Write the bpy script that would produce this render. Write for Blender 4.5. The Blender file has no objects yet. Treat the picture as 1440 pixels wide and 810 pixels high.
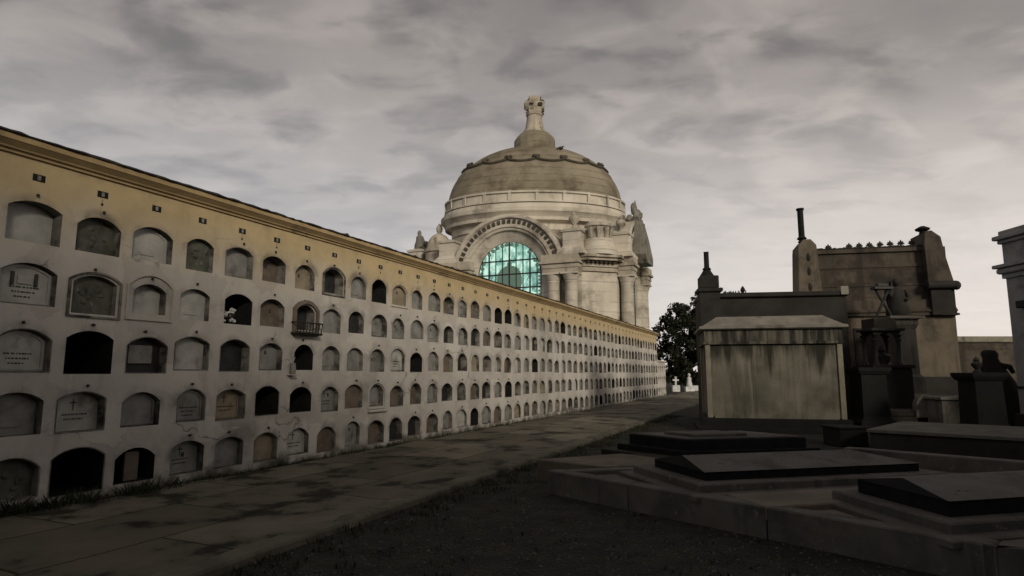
import bpy, bmesh, math, random
from mathutils import Vector, Matrix
from mathutils.geometry import tessellate_polygon
R = math.radians
PI = math.pi
random.seed(7)
sc = bpy.context.scene
COL = sc.collection

# ------------------------------------------------------------------ helpers
class MB:
    """collects shapes; build() links them as ONE mesh object"""
    def __init__(s):
        s.v, s.f, s.m, s.sm = [], [], [], []
    def face(s, pts, mi=0, smooth=False):
        b = len(s.v); s.v += [tuple(p) for p in pts]
        s.f.append(tuple(range(b, b + len(pts)))); s.m.append(mi); s.sm.append(smooth)
    def grid(s, rings, mi=0, closed=True, smooth=True):
        """rings: lists of points with equal length, joined by quads"""
        b = len(s.v); n = len(rings[0])
        for r in rings: s.v += [tuple(p) for p in r]
        for i in range(len(rings) - 1):
            for j in range(n if closed else n - 1):
                k = (j + 1) % n
                s.f.append((b + i*n + j, b + i*n + k, b + (i+1)*n + k, b + (i+1)*n + j)); s.m.append(mi); s.sm.append(smooth)
    def box(s, x0, x1, y0, y1, z0, z1, mi=0, bev=0.0):
        if bev <= 0:
            p = [(x0,y0,z0),(x1,y0,z0),(x1,y1,z0),(x0,y1,z0)]; q = [(x,y,z1) for x,y,_ in p]
            s.prism([(a[0],a[1]) for a in p], z0, z1, mi)
        else:
            b = bev
            def ring(i, z): return [(x0+i,y0+i,z),(x1-i,y0+i,z),(x1-i,y1-i,z),(x0+i,y1-i,z)]
            rs = [ring(b, z0), ring(0, z0+b), ring(0, z1-b), ring(b, z1)]
            s.grid(rs, mi, True, False); s.face(list(reversed(rs[0])), mi); s.face(rs[-1], mi)
    def prism(s, poly, z0, z1, mi=0, inset_top=0.0):
        """poly counter-clockwise (x, y)"""
        a = [(x,y,z0) for x,y in poly]
        if inset_top:
            pt = inset(poly, inset_top)
            b0 = [(x,y,z1-inset_top) for x,y in poly]; b1 = [(x,y,z1) for x,y in pt]
            s.grid([a,b0,b1], mi, True, False); s.face(b1, mi)
        else:
            b1 = [(x,y,z1) for x,y in poly]; s.grid([a,b1], mi, True, False); s.face(b1, mi)
        s.face(list(reversed(a)), mi)
    def loft(s, rings, mi=0, smooth=True, caps=True):
        s.grid(rings, mi, True, smooth)
        if caps: s.face(list(reversed(rings[0])), mi); s.face(rings[-1], mi)
    def lathe(s, prof, c=(0,0,0), n=24, mi=0, sx=1.0, sy=1.0, smooth=True, rot=0.0):
        rs = [[(c[0]+r*sx*math.cos(rot+2*PI*k/n), c[1]+r*sy*math.sin(rot+2*PI*k/n), c[2]+z) for k in range(n)] for r, z in prof]
        s.loft(rs, mi, smooth)
    def tube(s, pts, r, n=8, mi=0, smooth=True):
        pts = [Vector(p) for p in pts]; rs = []
        for i, p in enumerate(pts):
            t = (pts[min(i+1,len(pts)-1)] - pts[max(i-1,0)]).normalized()
            a = t.cross(Vector((0,0,1)));
            if a.length < 1e-3: a = t.cross(Vector((1,0,0)))
            a.normalize(); b = t.cross(a).normalized()
            rr = r[i] if isinstance(r, (list, tuple)) else r
            rs.append([p + a*rr*math.cos(-2*PI*k/n) + b*rr*math.sin(-2*PI*k/n) for k in range(n)])
        s.loft(rs, mi, smooth)
    def ball(s, c, r, n=10, mi=0, jit=0.0):
        if not isinstance(r, (list, tuple)): r = (r, r, r)
        rs = []
        for i in range(n//2+1):
            th = -PI/2 + PI*i/(n//2); cr = max(math.cos(th), .02)
            rs.append([(c[0]+r[0]*cr*math.cos(2*PI*k/n)*(1+random.uniform(-jit,jit)), c[1]+r[1]*cr*math.sin(2*PI*k/n)*(1+random.uniform(-jit,jit)), c[2]+r[2]*math.sin(th)) for k in range(n)])
        s.loft(rs, mi, True)
    def build(s, name, mats, parent=None, sharp=40, loc=None, rotz=None):
        me = bpy.data.meshes.new(name); me.from_pydata(s.v, [], s.f)
        if not isinstance(mats, (list, tuple)): mats = [mats]
        for m in mats: me.materials.append(m)
        me.polygons.foreach_set('material_index', s.m); me.polygons.foreach_set('use_smooth', s.sm)
        me.update()
        if any(s.sm):
            try: me.set_sharp_from_angle(angle=R(sharp))
            except Exception: pass
        o = bpy.data.objects.new(name, me); COL.objects.link(o)
        if parent: o.parent = parent
        if loc: o.location = loc
        if rotz is not None: o.rotation_euler = (0,0,rotz)
        return o
def inset(poly, d):
    n = len(poly); out = []
    for i in range(n):
        p0, p1, p2 = Vector(poly[i-1]), Vector(poly[i]), Vector(poly[(i+1) % n])
        a = (p1-p0).normalized(); b = (p2-p1).normalized()
        na, nb = Vector((-a.y, a.x)), Vector((-b.y, b.x))
        m = (na+nb); k = d / max(.2, (1 + na.dot(nb)))
        out.append(tuple(p1 + m*k))
    return out
def tag(o, label=None, cat=None, group=None, kind=None):
    if label: o['label'] = label
    if cat: o['category'] = cat
    if group: o['group'] = group
    if kind: o['kind'] = kind
    return o
def thing(name, label, cat, loc=(0,0,0), rotz=0.0, group=None):
    o = bpy.data.objects.new(name, None); COL.objects.link(o)
    o.location = loc; o.rotation_euler = (0,0,rotz); o.empty_display_size = .2
    return tag(o, label, cat, group)
def copy_tree(o, parent=None):
    c = o.copy(); COL.objects.link(c)
    if parent is not None: c.parent = parent
    for ch in list(o.children): copy_tree(ch, c)
    return c

# ------------------------------------------------------------------ materials
def mat(name, c1, c2=None, scale=2.0, rough=.85, bump=.2, bscale=18.0, stain=None, stain_scale=.6, stain_lo=.52, stain_hi=.72,
        streak=None, streak_lo=.5, streak_hi=.7, streak_scale=2.2, spec=.25, coord='world', metal=0.0, drip=None, streak2=None, course=None, course_dark=.55, spots=None):
    m = bpy.data.materials.new(name); m.use_nodes = True
    nt = m.node_tree; N, L = nt.nodes, nt.links
    bs = N['Principled BSDF']; bs.inputs['Roughness'].default_value = rough; bs.inputs['Specular IOR Level'].default_value = spec
    bs.inputs['Metallic'].default_value = metal
    if coord == 'world': src = N.new('ShaderNodeNewGeometry').outputs['Position']
    else: src = N.new('ShaderNodeTexCoord').outputs['Object']
    def noise(sc_, det=6.0, ro=.6, vec=None):
        n = N.new('ShaderNodeTexNoise'); n.inputs['Scale'].default_value = sc_; n.inputs['Detail'].default_value = det
        n.inputs['Roughness'].default_value = ro; L.new(vec or src, n.inputs['Vector']); return n.outputs['Fac']
    def ramp(f, lo, hi):
        r = N.new('ShaderNodeMapRange'); r.inputs['From Min'].default_value = lo; r.inputs['From Max'].default_value = hi
        r.interpolation_type = 'SMOOTHSTEP'; L.new(f, r.inputs['Value']); return r.outputs['Result']
    def mix(f, a, b):
        x = N.new('ShaderNodeMix'); x.data_type = 'RGBA'
        L.new(f, x.inputs['Factor'])
        for sock, v in ((x.inputs['A'], a), (x.inputs['B'], b)):
            if isinstance(v, (tuple, list)): sock.default_value = (*v, 1)
            else: L.new(v, sock)
        return x.outputs['Result']
    c2 = c2 or tuple(x*.7 for x in c1)
    colr = mix(ramp(noise(scale), .3, .7), c1, c2)
    if stain: colr = mix(ramp(noise(stain_scale, 8, .65), stain_lo, stain_hi), colr, stain)
    if streak:
        mp = N.new('ShaderNodeMapping'); mp.inputs['Scale'].default_value = (1, 1, .07); L.new(src, mp.inputs['Vector'])
        colr = mix(ramp(noise(streak_scale, 7, .65, mp.outputs['Vector']), streak_lo, streak_hi), colr, streak)
    if streak2:
        mp = N.new('ShaderNodeMapping'); mp.inputs['Scale'].default_value = (1, 1, .05); mp.inputs['Location'].default_value = (7.3, 2.1, 4); L.new(src, mp.inputs['Vector'])
        colr = mix(ramp(noise(2.6, 5, .6, mp.outputs['Vector']), .56, .80), colr, streak2)
    if drip:
        dc, dlo, dhi = drip
        sq = N.new('ShaderNodeSeparateXYZ'); L.new(src, sq.inputs[0])
        mp = N.new('ShaderNodeMapping'); mp.inputs['Scale'].default_value = (1, 1, .09); mp.inputs['Location'].default_value = (2.3, 9.1, 1); L.new(src, mp.inputs['Vector'])
        ad = N.new('ShaderNodeMath'); ad.operation = 'MULTIPLY_ADD'; L.new(noise(2.4, 6, .65, mp.outputs['Vector']), ad.inputs[0]); ad.inputs[1].default_value = 3.4; L.new(sq.outputs['Z'], ad.inputs[2])
        colr = mix(ramp(ad.outputs[0], dlo, dhi), colr, dc)
    if spots:
        colr = mix(ramp(noise(9.0, 5, .7), .60, .68), colr, spots)
    if course:
        sp = N.new('ShaderNodeSeparateXYZ'); L.new(src, sp.inputs[0])
        def mth(op, a, b=0.0):
            x = N.new('ShaderNodeMath'); x.operation = op
            for i, v in enumerate((a, b)):
                if isinstance(v, (int, float)): x.inputs[i].default_value = v
                else: L.new(v, x.inputs[i])
            return x.outputs[0]
        fr = mth('ABSOLUTE', mth('SUBTRACT', mth('FRACT', mth('DIVIDE', sp.outputs['Z'], course)), .5))
        ln = mth('MULTIPLY', ramp(fr, .40, .49), mth('MULTIPLY', ramp(noise(.6), .35, .6), course_dark))
        colr = mix(ln, colr, tuple(x*.35 for x in c1))
    L.new(colr, bs.inputs['Base Color'])
    if bump:
        b = N.new('ShaderNodeBump'); b.inputs['Strength'].default_value = bump; b.inputs['Distance'].default_value = .02
        L.new(noise(bscale, 8, .7), b.inputs['Height']); L.new(b.outputs['Normal'], bs.inputs['Normal'])
    m['_h'] = 0
    return m
def nodes_of(m): return m.node_tree.nodes, m.node_tree.links

def plaster_mat():
    """whitewashed plaster with an ochre painted band along the top and dirt"""
    m = bpy.data.materials.new('old_plaster'); m.use_nodes = True
    N, L = nodes_of(m); bs = N['Principled BSDF']; bs.inputs['Roughness'].default_value = .9; bs.inputs['Specular IOR Level'].default_value = .15
    tc = N.new('ShaderNodeTexCoord'); src = tc.outputs['Object']
    sep = N.new('ShaderNodeSeparateXYZ'); L.new(src, sep.inputs[0])
    def noise(s_, det=7, ro=.65, vec=None):
        n = N.new('ShaderNodeTexNoise'); n.inputs['Scale'].default_value = s_; n.inputs['Detail'].default_value = det; n.inputs['Roughness'].default_value = ro
        L.new(vec or src, n.inputs['Vector']); return n.outputs['Fac']
    def mr(f, a, b):
        r = N.new('ShaderNodeMapRange'); r.interpolation_type = 'SMOOTHSTEP'; r.inputs['From Min'].default_value = a; r.inputs['From Max'].default_value = b
        L.new(f, r.inputs['Value']); return r.outputs['Result']
    def mth(op, a, b):
        x = N.new('ShaderNodeMath'); x.operation = op
        for i, v in enumerate((a, b)):
            if isinstance(v, (int, float)): x.inputs[i].default_value = v
            else: L.new(v, x.inputs[i])
        return x.outputs[0]
    def mix(f, a, b):
        x = N.new('ShaderNodeMix'); x.data_type = 'RGBA'; L.new(f, x.inputs['Factor'])
        for sock, v in ((x.inputs['A'], a), (x.inputs['B'], b)):
            if isinstance(v, (tuple, list)): sock.default_value = (*v, 1)
            else: L.new(v, sock)
        return x.outputs['Result']
    base = mix(mr(noise(1.3), .3, .7), (.54,.51,.465), (.42,.395,.36))
    base = mix(mr(noise(.45, 8), .5, .75), base, (.25,.235,.21))
    vo = N.new('ShaderNodeTexVoronoi'); vo.inputs['Scale'].default_value = 1.1; wv = N.new('ShaderNodeVectorMath'); wv.operation = 'MULTIPLY_ADD'
    nz = N.new('ShaderNodeTexNoise'); nz.inputs['Scale'].default_value = 3; nz.inputs['Detail'].default_value = 6; L.new(src, nz.inputs['Vector']); L.new(nz.outputs['Color'], wv.inputs[0]); wv.inputs[1].default_value = (.5,.5,.5); L.new(src, wv.inputs[2]); L.new(wv.outputs[0], vo.inputs['Vector'])
    sc_ = N.new('ShaderNodeSeparateColor'); L.new(vo.outputs['Color'], sc_.inputs[0])
    base = mix(mth('MULTIPLY', mr(sc_.outputs[0], .76, .80), .45), base, (.62,.59,.54)); base = mix(mth('MULTIPLY', mr(sc_.outputs[1], .82, .86), .4), base, (.33,.31,.28))
    ve = N.new('ShaderNodeTexVoronoi'); ve.feature = 'DISTANCE_TO_EDGE'; ve.inputs['Scale'].default_value = .8; L.new(wv.outputs[0], ve.inputs['Vector'])
    base = mix(mth('MULTIPLY', mr(ve.outputs['Distance'], .012, .003), mth('MULTIPLY', mr(noise(.7), .5, .6), .7)), base, (.12,.11,.10))
    mp = N.new('ShaderNodeMapping'); mp.inputs['Scale'].default_value = (1, 1, .1); L.new(src, mp.inputs['Vector'])
    st = mr(noise(3.0, 7, .65, mp.outputs['Vector']), .55, .8)
    base = mix(mth('MULTIPLY', st, .55), base, (.25,.24,.215))
    zz = mth('ADD', sep.outputs['Z'], mth('MULTIPLY', mth('SUBTRACT', noise(1.1), .5), 1.1))
    yel = mix(mr(noise(1.7), .3, .72), (.52,.41,.235), (.42,.33,.19))
    yel = mix(mth('MULTIPLY', st, .6), yel, (.30,.235,.14))
    base = mix(mr(zz, 3.15, 4.4), base, yel)
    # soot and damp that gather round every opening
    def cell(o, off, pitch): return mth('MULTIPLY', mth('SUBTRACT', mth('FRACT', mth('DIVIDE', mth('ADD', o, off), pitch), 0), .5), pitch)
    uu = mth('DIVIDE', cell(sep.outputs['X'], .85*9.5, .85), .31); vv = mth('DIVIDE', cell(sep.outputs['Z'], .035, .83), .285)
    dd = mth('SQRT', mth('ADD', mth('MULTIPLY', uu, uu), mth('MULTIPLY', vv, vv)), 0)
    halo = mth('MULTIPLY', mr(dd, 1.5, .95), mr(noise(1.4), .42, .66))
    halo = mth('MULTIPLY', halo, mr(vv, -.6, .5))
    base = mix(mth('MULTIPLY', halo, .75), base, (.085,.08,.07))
    # rising damp and splashed earth at the foot
    zb = mth('ADD', sep.outputs['Z'], mth('MULTIPLY', mth('SUBTRACT', noise(2.3), .5), 1.0))
    base = mix(mr(zb, .28, -.05), base, (.10,.095,.075))
    L.new(base, bs.inputs['Base Color'])
    b = N.new('ShaderNodeBump'); b.inputs['Strength'].default_value = .35; b.inputs['Distance'].default_value = .03
    L.new(noise(7, 10, .7), b.inputs['Height']); L.new(b.outputs['Normal'], bs.inputs['Normal'])
    return m

M = {}
M['plaster'] = plaster_mat()
M['cornice'] = mat('ochre_cornice', (.46,.34,.18), (.34,.25,.13), 1.6, stain=(.10,.085,.06), stain_scale=1.2, stain_lo=.55, stain_hi=.75)
M['coping'] = mat('dark_mossy_coping', (.05,.045,.04), (.025,.023,.02), 4, bump=.6)
M['marble'] = mat('pale_marble', (.47,.46,.43), (.33,.325,.30), 3, rough=.55, stain=(.14,.135,.115), stain_scale=1.9, bump=.1)
M['grey'] = mat('grey_slab', (.27,.265,.25), (.17,.168,.155), 4, rough=.6, stain=(.09,.088,.075), stain_scale=2.2, bump=.15)
M['tan'] = mat('tan_slab', (.30,.255,.185), (.20,.17,.12), 3.5, rough=.7, stain=(.11,.095,.07), stain_scale=2, bump=.2)
M['brown'] = mat('brown_slab', (.17,.135,.105), (.10,.082,.066), 4, rough=.6, stain=(.26,.23,.19), stain_scale=2.3, stain_lo=.6)
M['green'] = mat('greenish_slab', (.115,.118,.09), (.055,.057,.045), 5, rough=.6, stain=(.24,.235,.2), stain_scale=4, stain_lo=.56, stain_hi=.7)
M['dark'] = mat('dark_slab', (.035,.036,.036), (.02,.02,.02), 5, rough=.45, bump=.1)
M['black'] = mat('recess_shade_black', (.018,.017,.016), (.01,.01,.01), 4, rough=.9)  # shade inside the openings put into the colour as near-black
M['ink'] = mat('engraving', (.085,.08,.072), (.05,.048,.045), 6)
M['jamb'] = mat('niche_jamb', (.24,.228,.205), (.13,.124,.11), 4, stain=(.045,.043,.038), stain_scale=2.5, stain_lo=.46, stain_hi=.62)  # jamb shadow put into the colour, together with real dirt
M['iron'] = mat('dark_iron', (.02,.02,.02), (.035,.03,.026), 8, rough=.6)
M['petal'] = mat('pale_petals', (.6,.6,.58), (.45,.45,.43), 12, rough=.8)

# ------------------------------------------------------------------ pixel helper (metres from photograph pixels)
F, TH, H = 881.1, .1351, 1.745
def ray(px, py):
    u = (px-720)/F; v = -(py-405)/F; c, s = math.cos(TH), math.sin(TH)
    return Vector((u, c - v*s, s + v*c))
def G(px, py, z=0.0):
    d = ray(px, py); t = (z-H)/d.z; return Vector((t*d.x, t*d.y, z))
def D(px, py, Y):
    d = ray(px, py); t = Y/d.y; return Vector((t*d.x, Y, H + t*d.z))

# ------------------------------------------------------------------ the niche wall
PSI = .4111
DIR = Vector((math.sin(PSI), math.cos(PSI)))
WROT = PI/2 - PSI
WLOC = (-6.2538, 8.0123, 0)
P = .85
ROWZ = [3.706, 2.868, 2.047, 1.211, .385]
ROWH = .829
S0, S1 = -4.5*P, 43.4
def arch_loop(cx, cz, w, h, rise, n=9):
    """counter-clockwise seen from the front (x right, z up), starts bottom left"""
    hw, hh = w/2, h/2
    pts = [(cx-hw, cz-hh), (cx+hw, cz-hh)]
    rad = (hw*hw + rise*rise) / (2*rise); zc = cz + hh - rad; a = math.asin(min(1, hw/rad))
    if rise > hw*.999: a = PI/2
    for i in range(n+1):
        t = a - 2*a*i/n
        pts.append((cx + rad*math.sin(t), zc + rad*math.cos(t)))
    return pts
def pierced_face(mb, x0, x1, z0, z1, loop, y=0.0, mi=0):
    outer = [Vector((x0,z0,0)), Vector((x1,z0,0)), Vector((x1,z1,0)), Vector((x0,z1,0))]
    hole = [Vector((x,z,0)) for x, z in loop]
    allp = outer + hole
    for t in tessellate_polygon([outer, hole]):
        p = [allp[i] for i in t]
        if (p[1]-p[0]).cross(p[2]-p[0]).z < 0: p.reverse()
        mb.face([(q.x, y, q.y) for q in p], mi)
def lining(mb, loop, y0, y1, mi=0, back=None):
    a = [(x, y0, z) for x, z in loop]; b = [(x, y1, z) for x, z in loop]
    mb.grid([b, a], mi, True, False)
    if back is not None: mb.face(b, back)
def slab(mb, loop, y0, y1, mi=0):
    a = [(x, y0, z) for x, z in loop]; b = [(x, y1, z) for x, z in loop]
    mb.face(a, mi); mb.grid([b, a], mi, True, False)
    # outward winding of rim
    n = len(loop)
    for k in range(n): mb.f[-1-k] = tuple(reversed(mb.f[-1-k]))

# what fills each niche, read from the photograph, row by row from the nearest column
T = ['L G L G M N T Ds M K Ts M M N M',
     'Lx Gf Lw L Kf N Do M D M M M M D M',
     'Lx Kw Db L D M Kv M M M Lx K M N D',
     'M Lc M Mx Tc K K Mc B Ms N N M D D',
     'G Kw Kh Mc M Th Lc B M N D D N M L']
T = [r.split() for r in T]
MATKEY = {'L':'marble','M':'grey','T':'tan','B':'brown','G':'green','N':'brown','D':'dark','K':None}
PLMATS = ['marble','grey','tan','brown','green','dark']
wall = thing('niche_wall', 'long whitewashed wall of five rows of burial niches with an ochre top band', 'niche wall', WLOC, WROT)
wb = MB()            # plaster
far = MB()           # niches past the hundred nearest
rng = random.Random(11)
NEAR = 20
cols = list(range(-4, 51))
VY = 4.12            # top of the pierced part
niche_proto = []
for c in cols:
    cx = c*P
    for r in range(5):
        cz = ROWZ[r]
        code = T[r][c] if 0 <= c < 15 else rng.choice(['L','M','M','N','D','L','M','B','T','M','K','L','N'])
        w = rng.uniform(.53, .62); h = rng.uniform(.49, .55)
        if c < 3: w += .05
        if 'w' in code: w, h = (.68, .60)
        if code == 'Lw': w, h = .56, .46
        rise = rng.uniform(.10, .15) if c < 6 else rng.uniform(.13, .20)
        jx = rng.uniform(-.035, .035); jz = rng.uniform(-.028, .028); w += rng.uniform(-.03,.03)
        if r == 4: jz += .02
        loop = arch_loop(cx+jx, cz+jz, w, h, rise)
        z1 = cz+ROWH/2 if r > 0 else VY; z0 = cz-ROWH/2 if r < 4 else 0.0
        z1 = (ROWZ[r-1]+cz)/2 if r > 0 else VY
        z0 = (ROWZ[r+1]+cz)/2 if r < 4 else 0.0
        pierced_face(wb, cx-P/2, cx+P/2, z0, z1, loop)
        key = MATKEY[code[0]]
        dep = rng.uniform(.07, .15) if key else .9
        if code[0] in 'DN': dep = rng.uniform(.13, .24)
        if code[0] == 'L' and r == 0 and c == 0: dep = .2
        if 0 <= c < NEAR:
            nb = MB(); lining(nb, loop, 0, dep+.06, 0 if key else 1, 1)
            # worn edge of mortar round the opening
            big = [( (x-cx-jx)*1.05+cx+jx, (z-cz-jz)*1.05+cz+jz) for x, z in loop]
            a = [(x, -.004, z) for x, z in big]; b = [(x, -.002, z) for x, z in loop]
            if rng.random() < .45: nb.grid([a, b], 2, True, False)
            # small nail or stud over the niche
            if rng.random() < .55:
                hx = cx + rng.uniform(-.05,.05); hz = cz + h/2 + .085 + jz
                nb.box(hx-.012, hx+.012, -.03, 0, hz-.018, hz+.018, 3); 
                if rng.random() < .5: nb.box(hx-.035, hx+.035, -.012, 0, hz-.006, hz+.006, 3)
            no = nb.build('niche', [M['jamb'], M['black'], M['jamb'], M['iron']], wall)
            sm_ = [( (x-cx-jx)*.985+cx+jx, (z-cz-jz)*.985+cz+jz) for x, z in loop]
            if key:
                pb = MB(); slab(pb, sm_, dep, dep+.045, 0)
                lx, lz = cx+jx, cz+jz
                yy = dep-.004
                if 'c' in code:                       # cross over two worn lines
                    pb.box(lx-.008-.03, lx+.008-.03, yy, dep+.01, lz+.02, lz+.17, 1); pb.box(lx-.075, lx+.015, yy-.001, dep+.01, lz+.11, lz+.128, 1)
                if 'x' in code or 'c' in code:        # lettering too worn to read
                    for q in range(2 if 'c' in code else 3):
                        zq = lz - .04 - q*.062; x = lx - .17 + q*.03
                        while x < lx + .15 - q*.04:
                            l = rng.uniform(.012, .035); pb.box(x, x+l, yy, dep+.01, zq-.010, zq+.010, 1); x += l + rng.uniform(.006, .02)
                if code == 'Lx' and r < 2:            # two dark colonnettes and an inner tablet
                    for q in (-.15, .13): pb.box(lx+q-.018, lx+q+.018, yy-.02, dep+.01, lz-.02, lz+.15, 1)
                    pb.box(lx-.09, lx+.08, yy-.015, dep+.01, lz+.0, lz+.11, 0, .004)
                if code[0] == 'G' or code == 'Gf':
                    for q in range(7): pb.ball((lx+rng.uniform(-.2,.2), dep, lz+rng.uniform(-.15,.12)), (rng.uniform(.02,.06),.02,rng.uniform(.03,.07)), 8, 0, .2)
                if 'h' in code: pb.box(lx-.27, lx+.27, dep-.012, dep+.02, lz-.24, lz-.02, 0, .006)
                if code[0] in 'LM' and rng.random() < .45 and 'x' not in code and 'c' not in code:   # worn vase shelf or small relief
                    pb.box(lx-.12, lx+.12, dep-.012, dep+.01, lz-.17, lz-.11, 0, .004)
                    if rng.random() < .3:
                        pb.box(lx-.006, lx+.006, yy, dep+.01, lz-.02, lz+.13, 1); pb.box(lx-.045, lx+.045, yy-.001, dep+.01, lz+.06, lz+.074, 1)
                if code[0] in 'LMTB' and rng.random() < .35:      # raised border on the slab
                    o1 = [((x-lx)*.93+lx, (z-lz)*.93+lz) for x, z in sm_]; o2 = [((x-lx)*.84+lx, (z-lz)*.82+lz) for x, z in sm_]
                    pb.grid([[(x,dep-.002,z) for x,z in o2],[(x,dep-.016,z) for x,z in o2],[(x,dep-.016,z) for x,z in o1],[(x,dep-.002,z) for x,z in o1]], 0, True, False)
                    for k_ in range(3*len(sm_)): pb.f[-1-k_] = tuple(reversed(pb.f[-1-k_]))
                if code[0] in 'LMTBN' and rng.random() < .3:      # little photograph oval or metal letter-plate
                    pb.ball((lx+rng.uniform(-.1,.1), dep, lz+rng.uniform(.02,.1)), (.035,.012,.045), 10, 1)
                pb.build('plaque', [M[key], M['ink']], no)
            elif 'h' in code:
                pb = MB(); pb.box(cx-.12, cx+.10, .1, .14, cz-.22, cz+.2, 0, .01); pb.build('broken_slab', M['brown'], no)
            if code == 'Db':
                pb = MB(); pb.box(cx-.19, cx+.19, dep-.05, dep-.005, cz-.16, cz+.12, 0, .01); pb.build('tablet', M['grey'], no)
            if code in ('Lw','Ds','Ts','Ms','Gf'):     # raised surround
                sb = MB(); k = 1.42 if code == 'Lw' else 1.22
                kh = 1.55 if code == 'Lw' else 1.2
                bl = [((x-cx-jx)*k+cx+jx, (z-cz-jz)*kh+cz+jz+(.02 if code=='Lw' else 0)) for x, z in loop]
                il = [((x-cx-jx)*(k-.1)+cx+jx, (z-cz-jz)*(kh-.1)+cz+jz+(.02 if code=='Lw' else 0)) for x, z in loop]
                y_ = -.028
                sb.grid([[(x,0,z) for x,z in il],[(x,y_,z) for x,z in il],[(x,y_,z) for x,z in bl],[(x,0,z) for x,z in bl]], 0, True, False)
                sb.f = [tuple(reversed(f)) for f in sb.f]
                if code == 'Ms': sb.box(cx-.36, cx+.36, -.07, -.002, cz-.37, cz-.32, 0, .01)
                sb.build('surround', [M['jamb'] if code in ('Gf','Ds') else M['marble'] if code=='Ms' else M['plaster']], no)
            if code == 'Do':                           # ornate hood and iron basket
                sb = MB()
                bl = [((x-cx)*1.4+cx, (z-cz)*1.4+cz) for x, z in loop]; il = [((x-cx)*1.1+cx, (z-cz)*1.1+cz) for x, z in loop]
                sb.grid([[(x,0,z) for x,z in il],[(x,-.05,z) for x,z in il],[(x,-.03,z) for x,z in bl],[(x,0,z) for x,z in bl]], 0, True, False)
                sb.f = [tuple(reversed(f)) for f in sb.f]
                sb.build('hood', M['brown'], no)
                sb = MB()
                for q in range(9): sb.tube([(cx-.34+q*.085, -.03, cz-.34), (cx-.34+q*.085, -.15, cz-.33), (cx-.36+q*.09, -.17, cz-.12)], .012, 6)
                for zz in (-.12, -.33): sb.tube([(cx-.36, 0, cz+zz), (cx-.36, -.17, cz+zz), (cx+.36, -.17, cz+zz), (cx+.36, 0, cz+zz)], .015, 6)
                sb.box(cx-.36, cx+.36, -.16, -.003, cz-.36, cz-.335)
                sb.build('iron_basket', M['iron'], no)
        else:
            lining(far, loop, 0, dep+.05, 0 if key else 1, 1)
            if key:
                sm_ = [( (x-cx-jx)*.985+cx+jx, (z-cz-jz)*.985+cz+jz) for x, z in loop]
                slab(far, sm_, dep, dep+.045, 2+PLMATS.index(key))
tag(far.build('niche', [M['jamb'], M['black']] + [M[k] for k in PLMATS], wall), kind='stuff')
# rest of the plaster body
xa, xb = cols[0]*P-P/2, cols[-1]*P+P/2
wb.face([(xa,0,VY),(xb,0,VY),(xb,0,4.56),(xa,0,4.56)])
wb.face([(xb,0,0),(xb,2.4,0),(xb,2.4,4.56),(xb,0,4.56)]); wb.face([(xa,2.4,0),(xa,0,0),(xa,0,4.56),(xa,2.4,4.56)])
wb.face([(xb,2.4,0),(xa,2.4,0),(xa,2.4,4.56),(xb,2.4,4.56)]); wb.face([(xa,0,4.56),(xb,0,4.56),(xb,2.4,4.56),(xa,2.4,4.56)])
wb.build('plaster_body', M['plaster'], wall)
cb = MB()
prof = [(0,4.535),(-.035,4.535),(-.04,4.575),(-.075,4.58),(-.085,4.60),(-.15,4.655),(-.165,4.665),(-.17,4.735),(2.5,4.735)]
cb.grid([[(xa-.1,y,z) for y,z in prof],[(xb+.1,y,z) for y,z in prof]], 0, False, False); cb.f = [tuple(reversed(f)) for f in cb.f]
cb.face([(xb+.1,y,z) for y,z in prof]+[(xb+.1,2.5,4.56)]); cb.face(list(reversed([(xa-.1,y,z) for y,z in prof]+[(xa-.1,2.5,4.56)])))
cb.build('cornice', M['cornice'], wall)
kb = MB(); n = 420; rows_ = []
for i in range(n+1):
    x = xa-.12 + (xb-xa+.24)*i/n; e = rng.uniform(-.02,.02); z = rng.uniform(.0,.022) + (.03 if rng.random() < .06 else 0)
    rows_.append([(x,2.55,4.738),(x,-.185+e*.6,4.738),(x,-.2+e,4.745+z*.4),(x,-.18+e,4.765+z),(x,.1,4.80+z*.5),(x,2.55,4.84)])
kb.grid(rows_, 0, False, False)
kb.build('coping', M['coping'], wall)
for c in cols:
    if c < 0: continue
    vb = MB(); cx = c*P; z = 4.30
    w_, h_ = .075, .045
    vb.box(cx-w_, cx+w_, -.008, .0, z-h_, z+h_, 0)
    vb.box(cx-.022, cx+.02, -.013, -.0085, z-h_*.7, z+h_*.7, 1)
    if rng.random() < .5:
        vb.box(cx-.012, cx+.012, -.012, 0, z-.16, z-.13, 0); vb.box(cx-.004, cx+.004, -.008, 0, z-.13, z-.07, 1)
    vb.build('vent', [M['black'], M['grey']], wall)

# lower end block of the wall
eb = MB(); x0e = xb+.003; nE = 4; zs = [.40, 1.22, 2.04]
for i in range(nE):
    for z in zs:
        cx = x0e + P/2 + i*P
        lp = arch_loop(cx, z, .56, .5, .16)
        za = 0 if z == zs[0] else z-.41; zb = z+.41 if z != zs[-1] else 2.6
        pierced_face(eb, cx-P/2, cx+P/2, za, zb, lp); lining(eb, lp, 0, .12, 0, 1)
xe = x0e+nE*P
eb.face([(xe,0,0),(xe,2.4,0),(xe,2.4,2.6),(xe,0,2.6)]); eb.face([(xe,2.4,0),(x0e,2.4,0),(x0e,2.4,2.6),(xe,2.4,2.6)])
eb.box(x0e, xe+.1, -.08, 2.45, 2.603, 2.70)
ew = thing('low_niche_wall', 'lower three-row end block of burial niches beyond the ochre-topped wall', 'niche wall', WLOC, WROT)
eb.build('plaster_body', [M['plaster'], M['grey']], ew)

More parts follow.
